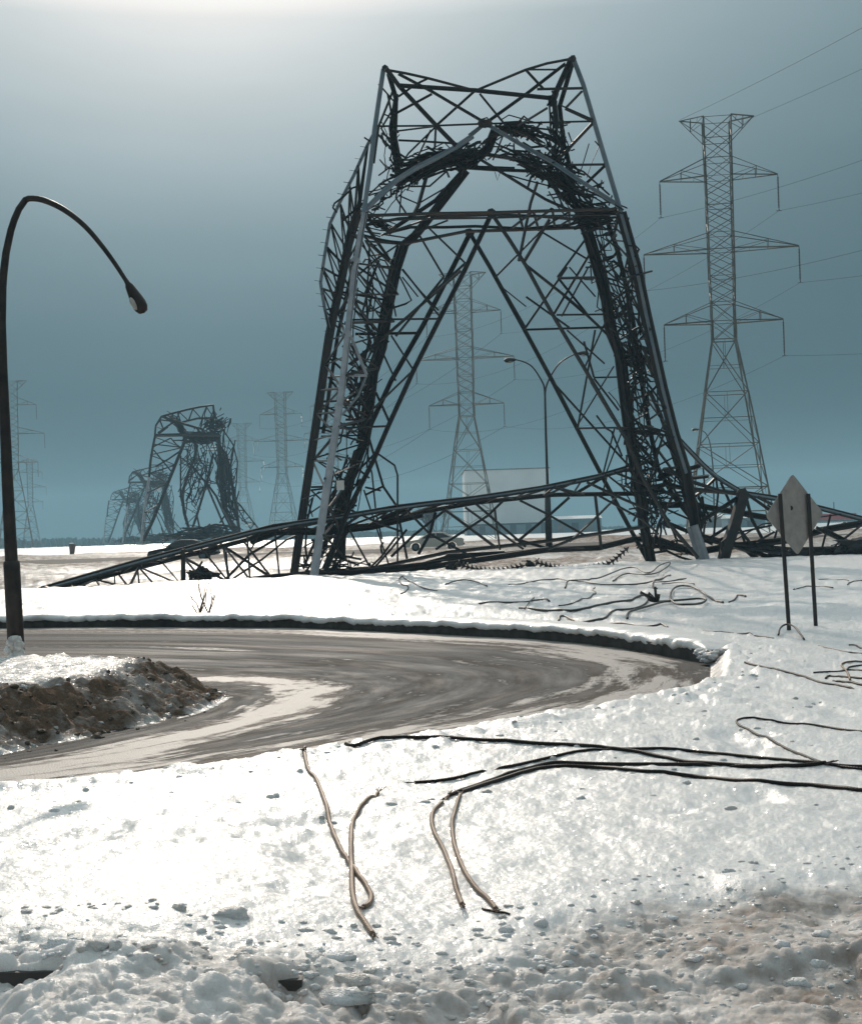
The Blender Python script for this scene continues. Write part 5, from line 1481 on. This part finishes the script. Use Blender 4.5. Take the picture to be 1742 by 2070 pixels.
for pts, r_, lb, lz in [
    ([(0, 585), (60, 572), (120, 577), (175, 592)], .018, 'low arched wire at the left of the tangle below the pylon opening', .05),
    ([(265, 585), (330, 580), (400, 565), (470, 560), (545, 568), (600, 577), (700, 585), (830, 580), (900, 560), (940, 548)], .020, 'long wavy wire along the top of the tangle', 0),
    ([(500, 602), (520, 577), (600, 572), (660, 565), (740, 532), (800, 528), (848, 552), (890, 520), (938, 503), (925, 522), (860, 550), (760, 545), (700, 572)], .020, 'wire with two raised loops at the top of the tangle', .12),
    ([(940, 545), (905, 560), (872, 570), (868, 592), (885, 602)], .022, 'short hooked wire at the top right of the tangle', 0),
    ([(870, 575), (930, 572), (1005, 560)], .02, 'short frayed wire at the right end of the top of the tangle', 0),
    ([(905, 580), (960, 576), (1040, 585)], .014, 'faint straight wire end right of the frayed one', 0),
    ([(140, 665), (220, 658), (330, 660), (400, 648), (435, 656)], .018, 'wavy wire at the left of the lower half of the tangle', 0),
    ([(310, 685), (450, 695), (560, 690), (680, 665), (780, 650), (830, 628), (850, 648)], .024, 'thick wire running left from the spiky steel piece', 0),
    ([(845, 652), (810, 680), (740, 690), (690, 702), (670, 725), (600, 740), (550, 742), (510, 722), (480, 718), (474, 738)], .020, 'wire dropping from the spiky steel piece and ending in a hook at lower left', 0),
    ([(760, 728), (770, 702), (850, 682), (940, 662), (1040, 655), (1088, 660), (1070, 675), (990, 683), (950, 670), (940, 640), (958, 607), (1000, 597), (1060, 615), (1120, 650), (1160, 660)], .020, 'wire with a big open loop at the right of the spiky steel piece', .06),
    ([(1185, 658), (1210, 645), (1222, 630), (1255, 636)], .018, 'small kinked wire alone at the right end of the tangle', 0),
    ([(620, 760), (700, 750), (800, 757), (870, 758), (905, 750), (928, 765)], .016, 'lowest wire of the tangle, beside the kerb', 0),
    ([(475, 672), (560, 650), (610, 632), (628, 622), (615, 605), (625, 598)], .014, 'thin bent wire in the middle of the tangle', 0),
    ([(330, 690), (350, 670), (370, 640)], .012, 'very short upright wire at the left of the tangle', .04)]:
    cable(Q2(pts), r_, lb, GT, 'cable', None, lz, name='fallen_wire')
def Q3(pts): return [(560 + x / 3.043, 540 + y / 3.043) for x, y in pts]
cable(Q3([(768, 1902), (750, 1925), (768, 1955), (806, 1968), (795, 1990), (762, 2012)]), .018, 'S shaped wire on the snow at the left of the pylon opening', GT, 'cable', name='fallen_wire')
cable(Q3([(772, 1900), (800, 1925), (850, 1950), (900, 1975), (985, 1995)]), .018, 'wire running down to the right from the top of the S shaped one', GT, 'cable', name='fallen_wire')
cable([(480, 1242), (530, 1243), (600, 1247), (680, 1249)], .012, 'thin dark wire lying along the kerb below the left leg', GT, 'cable', name='fallen_wire')
cable([(975, 1838), (990, 1842), (1015, 1846), (1030, 1850)], .006, 'thin twig like wire end beside the snow chunk below the brown cables', GF, 'braiddark', name='fallen_wire')

# ------------------------------------------------------------------ the highway behind the pylon
def highway():
    xs = np.linspace(-190, 190, 240); ks = np.array([94.5, 98, 102, 106, 110, 114, 118, 122, 126, 130, 134, 138, 142, 146.5])
    X, K = np.meshgrid(xs, ks); Y = K + 0.12 * X
    Z = np.full(X.shape, 0.13)
    m = mat('highway', (.10, .09, .085), .8, spec=.1); t = NT(m)
    mp = t.n('Mapping'); mp.inputs['Scale'].default_value = (.02, .6, 1); mp.inputs['Rotation'].default_value = (0, 0, -math.atan(.12)); t.l(t.pos(), mp.inputs[0])
    t.l(t.ramp(t.noise(1.0, 5, mp.outputs[0]), [(.38, (.05, .04, .035)), (.56, (.10, .085, .075)), (.70, (.30, .28, .26))]), t.b.inputs['Base Color'])
    o = grid_object('highway', X, Y, Z, {}, m); tag(o, 'slushy grey highway crossing behind the fallen pylon', 'road', kind='structure')
highway()

# ------------------------------------------------------------------ cars
def car(d, px0, px1, paint, label, heading=-1):
    x0 = P(px0, 1110, d).x; x1 = P(px1, 1110, d).x; L = x1 - x0; c = (x0 + x1) / 2
    zg = 0.14
    root = empty('parked_car', (c, d, zg)); tag(root, label, 'car')
    s = L / 4.6
    def pt(u, z, y): return Vector((c + (u if heading < 0 else -u) * s, d + y, zg + z * s))
    # profile, front at negative u
    body = [(-2.28, .38), (-2.30, .56), (-2.22, .70), (-1.75, .80), (-1.05, .90), (1.55, .96), (2.15, .92), (2.27, .80), (2.28, .45), (2.2, .32), (1.78, .30), (1.72, .50), (1.55, .64), (1.36, .68), (1.17, .64), (1.0, .50), (.94, .28), (-.94, .28), (-1.0, .50), (-1.17, .64), (-1.36, .68), (-1.55, .64), (-1.72, .50), (-1.78, .30), (-2.15, .28)]
    W = .86
    b = MB(); n = len(body)
    ys = [(-W, .0), (-W * .97, .02), (W * .97, .02), (W, .0)]
    vs = []
    for y, ins in [(-W, 0), (W, 0)]: vs += [pt(u, z, y * (1 - .06 * max(0, z - .6))) for u, z in body]
    import mathutils
    tri = mathutils.geometry.tessellate_polygon([[Vector((u, z, 0)) for u, z in body]])
    fs = [tuple(t_) for t_ in tri] + [tuple(n + i for i in reversed(t_)) for t_ in tri] + [(i, n + i, n + (i + 1) % n, (i + 1) % n) for i in range(n)]
    b.add(vs, fs); ob = b.build('body', paint, root)
    bv = ob.modifiers.new('bevel', 'BEVEL'); bv.width = .04; bv.segments = 2; bv.limit_method = 'ANGLE'; bv.angle_limit = R(40)
    # cabin
    b = MB(); cab = [(-1.15, .88), (-.42, 1.33), (-.1, 1.40), (.65, 1.39), (.95, 1.32), (1.62, .94)]
    vs = []
    for sg in (-1, 1): vs += [pt(u, z, sg * (W * .96 - .32 * (z - .88))) for u, z in cab]
    k = len(cab); b.add(vs, [tuple(range(k)), tuple(range(2 * k - 1, k - 1, -1))] + [(i, k + i, k + (i + 1) % k, (i + 1) % k) for i in range(k)])
    o2 = b.build('cabin', paint, root); bv = o2.modifiers.new('bevel', 'BEVEL'); bv.width = .03; bv.segments = 2
    for nm_, win in (('side_window', [(-.92, .93), (-.40, 1.27), (.14, 1.32), (.16, .95)]), ('side_window', [(.22, .95), (.21, 1.32), (.72, 1.29), (1.28, .98)])):
        for sg in (-1, 1):
            b = MB(); b.plate([pt(u, z, sg * (W * .96 - .32 * (z - .88) + .012)) for u, z in win], .02); b.build(nm_, 'glass', root)
    for nm_, (a_, c_) in (('windscreen', ((-1.08, .94), (-.46, 1.32))), ('rear_window', ((1.52, 1.01), (1.0, 1.31)))):
        b = MB(); ofs = -.02 if nm_ == 'windscreen' else .02
        q = []
        for (u, z), sg in ((a_, -1), (a_, 1), (c_, 1), (c_, -1)): q.append(pt(u + ofs, z + .015, sg * (W * .88 - .32 * (z - .88))))
        b.plate(q, .02); b.build(nm_, 'glass', root)
    for u in (-1.36, 1.36):
        for sg in (-1, 1):
            b = MB(); ce = pt(u, .31, sg * (W - .12)); b.lathe([(.0, -.1), (.22, -.1), (.30 * s, -.08), (.31 * s, 0), (.30 * s, .08), (.2, .1), (0, .1)], ce, (0, 1, 0), 18)
            wh = b.build('wheel', 'black', root)
            b = MB(); b.lathe([(.0, -.03), (.17 * s, -.03), (.19 * s, .0), (0, .01)], ce + Vector((0, sg * .11, 0)), (0, 1, 0), 12); b.build('rim', 'mid', root)
    for sg in (-1, 1):
        b = MB(); b.box(pt(-2.25, .64, sg * .62), .08, .34, .13); b.build('headlight', 'lens', root)
        b = MB(); b.box(pt(2.25, .78, sg * .66), .07, .30, .13); b.build('tail_light', M['red'], root)
        b = MB(); b.box(pt(-.82, .98, sg * (W + .06)), .12, .14, .1); b.build('mirror', paint, root)
    b = MB(); b.box(pt(-2.29, .44, 0), .1, 1.6, .16); b.build('bumper', 'black', root); b = MB(); b.box(pt(2.29, .46, 0), .1, 1.6, .16); b.build('bumper', 'black', root)
M['red'] = mat('red_paint', (.42, .03, .02), .5)
M['dark_paint'] = mat('dark_car_paint', (.012, .010, .012), .25); M['light_paint'] = mat('light_car_paint', (.88, .78, .66), .35)
for k_ in ('dark_paint', 'light_paint'): M[k_].node_tree.nodes['Principled BSDF'].inputs['Coat Weight'].default_value = .6
car(105, 303, 442, 'dark_paint', 'dark sedan on the highway behind the left end of the fallen mast')
car(117, 815, 938, 'light_paint', 'pale beige sedan on the highway seen through the pylon opening')

# ------------------------------------------------------------------ far field: warehouse, trailer, woods
def warehouse():
    D = 520
    a = P(942, 1062, D); bt = P(942, 952, D); c = P(1108, 1062, D)
    x0, x1, zt = a.x, c.x + 1, bt.z
    root = empty('warehouse', ((x0 + x1) / 2, D, 0)); tag(root, 'pale flat roofed warehouse on the horizon behind the pylon opening', 'building')
    mw = mat('metal_cladding', (.62, .62, .60), .6); t = NT(mw)
    sp_ = t.n('SeparateXYZ'); t.l(t.pos(), sp_.inputs[0])
    rb = t.math('SINE', t.math('MULTIPLY', sp_.outputs[0], 9.0)); t.bump(rb, .4, .05)
    t.l(t.ramp(t.noise(.15, 5, t.pos()), [(.3, (.74, .74, .72)), (.7, (.84, .84, .82))]), t.b.inputs['Base Color'])
    b = MB(); zb = 4.2
    b.box(((x0 + x1) / 2, D + 20, (zt + zb) / 2), x1 - x0, 40, zt - zb); b.build('wall', mw, root)
    b = MB(); b.box(((x0 + x1) / 2, D + 20.3, zb / 2 - .3), x1 - x0 - .4, 39.8, zb + .55); b.build('plinth', mat('dark_cladding', (.05, .07, .08), .7), root)
    b = MB(); b.box(((x0 + x1) / 2, D + 20, zt + .2), x1 - x0 + .5, 40.5, .4); b.build('roof_edge', 'pylon', root)
    for k in range(5):
        b = MB(); cx = x0 + 3 + k * 5.6
        b.box((cx, D + .32, 1.9), 3.4, .12, 3.4); b.build('loading_door', 'mid', root)
warehouse()
def shed(x0, x1, y0, D, lb, mt):
    a = P(x0, y0, D); c = P(x1, y0, D); root = empty('low_shed', ((a.x + c.x) / 2, D, 0)); tag(root, lb, 'building')
    z = a.z; L = c.x - a.x; m_ = (a.x + c.x) / 2
    b = MB(); b.box((m_, D + 5, z / 2), L, 10, z); b.build('wall', mt, root)
    b = MB(); vs = []
    for u in (-L / 2 - .3, L / 2 + .3): vs += [(m_ + u, D - .4, z), (m_ + u, D + 10.4, z), (m_ + u, D + 5, z + 1.1)]
    b.add(vs, [(0, 1, 2), (3, 5, 4), (0, 3, 4, 1), (0, 2, 5, 3), (1, 4, 5, 2)]); b.build('roof', 'snow', root)
    for k in range(max(2, int(L / 5))):
        b = MB(); b.box((a.x + 2.5 + k * 5, D - .05, z * .42), 2.4, .1, z * .6); b.build('door', 'black' if k % 2 else 'pylon', root)
M['shed'] = mat('shed_cladding', (.10, .16, .19), .7); M['shed2'] = mat('shed_cladding_brown', (.20, .15, .13), .7)
shed(1118, 1215, 1050, 500, 'long low blue grey shed on the horizon right of the pale warehouse', 'shed')
shed(1395, 1462, 1046, 560, 'low brown shed on the horizon between the right leg and the sign', 'shed2')
shed(1470, 1545, 1048, 470, 'low blue grey shed on the horizon just left of the sign', 'shed')
def trailer():
    D = 430; a = P(1622, 1056, D); c = P(1728, 1056, D); root = empty('truck_trailer', ((a.x + c.x) / 2, D, 0)); tag(root, 'red truck trailer on the horizon at the right, behind the sign', 'trailer')
    L = c.x - a.x; b = MB(); b.box(((a.x + c.x) / 2, D, 2.6), L, 2.5, 1.9); o = b.build('box', 'red', root); bv = o.modifiers.new('bevel', 'BEVEL'); bv.width = .08
    b = MB(); b.box(((a.x + c.x) / 2, D, 1.45), L * .96, 2.2, .25); b.build('chassis', 'black', root)
    for u in (.12, .2, .78, .86):
        b = MB(); b.lathe([(0, -1.2), (.5, -1.2), (.52, 0), (.5, 1.2), (0, 1.2)], (a.x + L * u, D, .5), (0, 1, 0), 14); b.build('wheel', 'black', root)
    b = MB(); b.box((a.x + L * .3, D - .3, 4.3), 1.2, .8, 1.4); b.tube([(a.x + L * .6, D, 3.5), (a.x + L * .6, D, 7)], .15); b.build('stack', 'dark', root)
trailer()
def woods():
    m = mat('far_wood', (.05, .055, .05), .9); rnd = random.Random(9)
    b = MB()
    for k in range(2600):
        px = rnd.uniform(-500, 2250); d = rnd.uniform(820, 1150)
        x = (px - 871) / F * d
        dens = float(fbm(np.array([x * .012]), np.array([3.0]), 500, 3)[0])
        hgt = 2.2 + 2.6 * max(0, dens + .3) + rnd.uniform(0, 2.0)
        if px > 560: hgt *= .65
        w_ = rnd.uniform(1.0, 2.6)
        b.lathe([(w_, 0), (w_ * rnd.uniform(.9, 1.3), hgt * .35), (w_ * .7, hgt * .7), (w_ * .25, hgt)], (x, d, -.3), (rnd.uniform(-.1, .1), 0, 1), 5)
    o = b.build('far_woods', m); tag(o, 'low dark line of far woods on the horizon', 'woods', kind='stuff')
woods()
def bush():
    D = 292; c = P(880, 1078, D); rnd = random.Random(4)
    root = empty('bare_bush', (c.x, D, 0)); tag(root, 'bare grey brown bush behind the pale sedan, inside the pylon opening', 'bush')
    b = MB()
    def grow(p, d, L, r_, lv):
        q = p + d * L; b.tube([p, q], [r_, r_ * .6], 4, 0, False)
        if lv == 0: return
        for _ in range(4 if lv > 1 else 3):
            grow(p.lerp(q, rnd.uniform(.5, 1)), (d + Vector((rnd.uniform(-1, 1), rnd.uniform(-1, 1), rnd.uniform(-.2, .6))) * .55).normalized(), L * rnd.uniform(.55, .75), r_ * .6, lv - 1)
    for k in range(9):
        grow(Vector((c.x + rnd.uniform(-1.2, 1.2), D + rnd.uniform(-1, 1), 0)), Vector((rnd.uniform(-.35, .35), rnd.uniform(-.3, .3), 1)).normalized(), 3.4, .08, 4)
    b.build('twigs', mat('twig', (.09, .08, .075), .8), root)
bush()
def stalks():
    rnd = random.Random(2)
    for px0, lb in ((400, 'left clump of dry stalks standing in the snow below the fallen mast'), (425, 'right clump of dry stalks standing in the snow below the fallen mast')):
        g = G(px0, 1242); b = MB()
        for k in range(5):
            p = g + Vector((rnd.uniform(-.05, .05), rnd.uniform(-.05, .05), 0)); q = p + Vector((rnd.uniform(-.22, .22), 0, rnd.uniform(.35, .75))); mi_ = p.lerp(q, .5) + Vector((rnd.uniform(-.06, .06), 0, 0))
            b.tube([p, mi_, q], [.014, .011, .007], 4)
            for _ in range(3): b.tube([mi_.lerp(q, rnd.random()), mi_.lerp(q, rnd.random()) + Vector((rnd.uniform(-.1, .1), 0, rnd.uniform(.02, .12)))], .003, 4)
        tag(b.build('dry_stalks', mat('stalk', (.12, .08, .05), .8), None, origin=g), lb, 'plant', 'dry stalks by the kerb')
stalks()
def marker():
    d = 205; p = P(146, 1112, d); root = empty('snow_marker', (p.x, d, 0)); tag(root, 'small brown stump standing alone in the bright field at the left', 'post')
    b = MB(); z = P(146, 1099, d).z
    b.lathe([(.30, -.4), (.42, z * .5), (.50, z * .95), (.28, z), (0, z)], (p.x, d, 0), (.06, 0, 1), 10); b.build('stump', mat('stump', (.12, .08, .06), .8), root)
    b = MB(); b.blob((p.x, d, z), .32, 1.2, 1, .35, 0, .15, 8, 5); b.build('snow_cap', 'snow', root)
marker()

# ------------------------------------------------------------------ cold haze
def haze():
    b = MB(); b.box((0, 900, 33.0), 4400, 2100, 70)
    m = bpy.data.materials.new('haze'); m.use_nodes = True; t = m.node_tree
    for n in list(t.nodes): t.nodes.remove(n)
    o = t.nodes.new('ShaderNodeOutputMaterial'); v = t.nodes.new('ShaderNodeVolumePrincipled')
    v.inputs['Color'].default_value = HAZE_COL; v.inputs['Density'].default_value = HAZE_D; v.inputs['Anisotropy'].default_value = 0.0
    t.links.new(v.outputs[0], o.inputs['Volume'])
    tag(b.build('haze', m), 'cold thin haze over the fields', 'haze', kind='stuff')
HAZE_COL = (.45, .76, .92, 1); HAZE_D = 0.0005
haze()
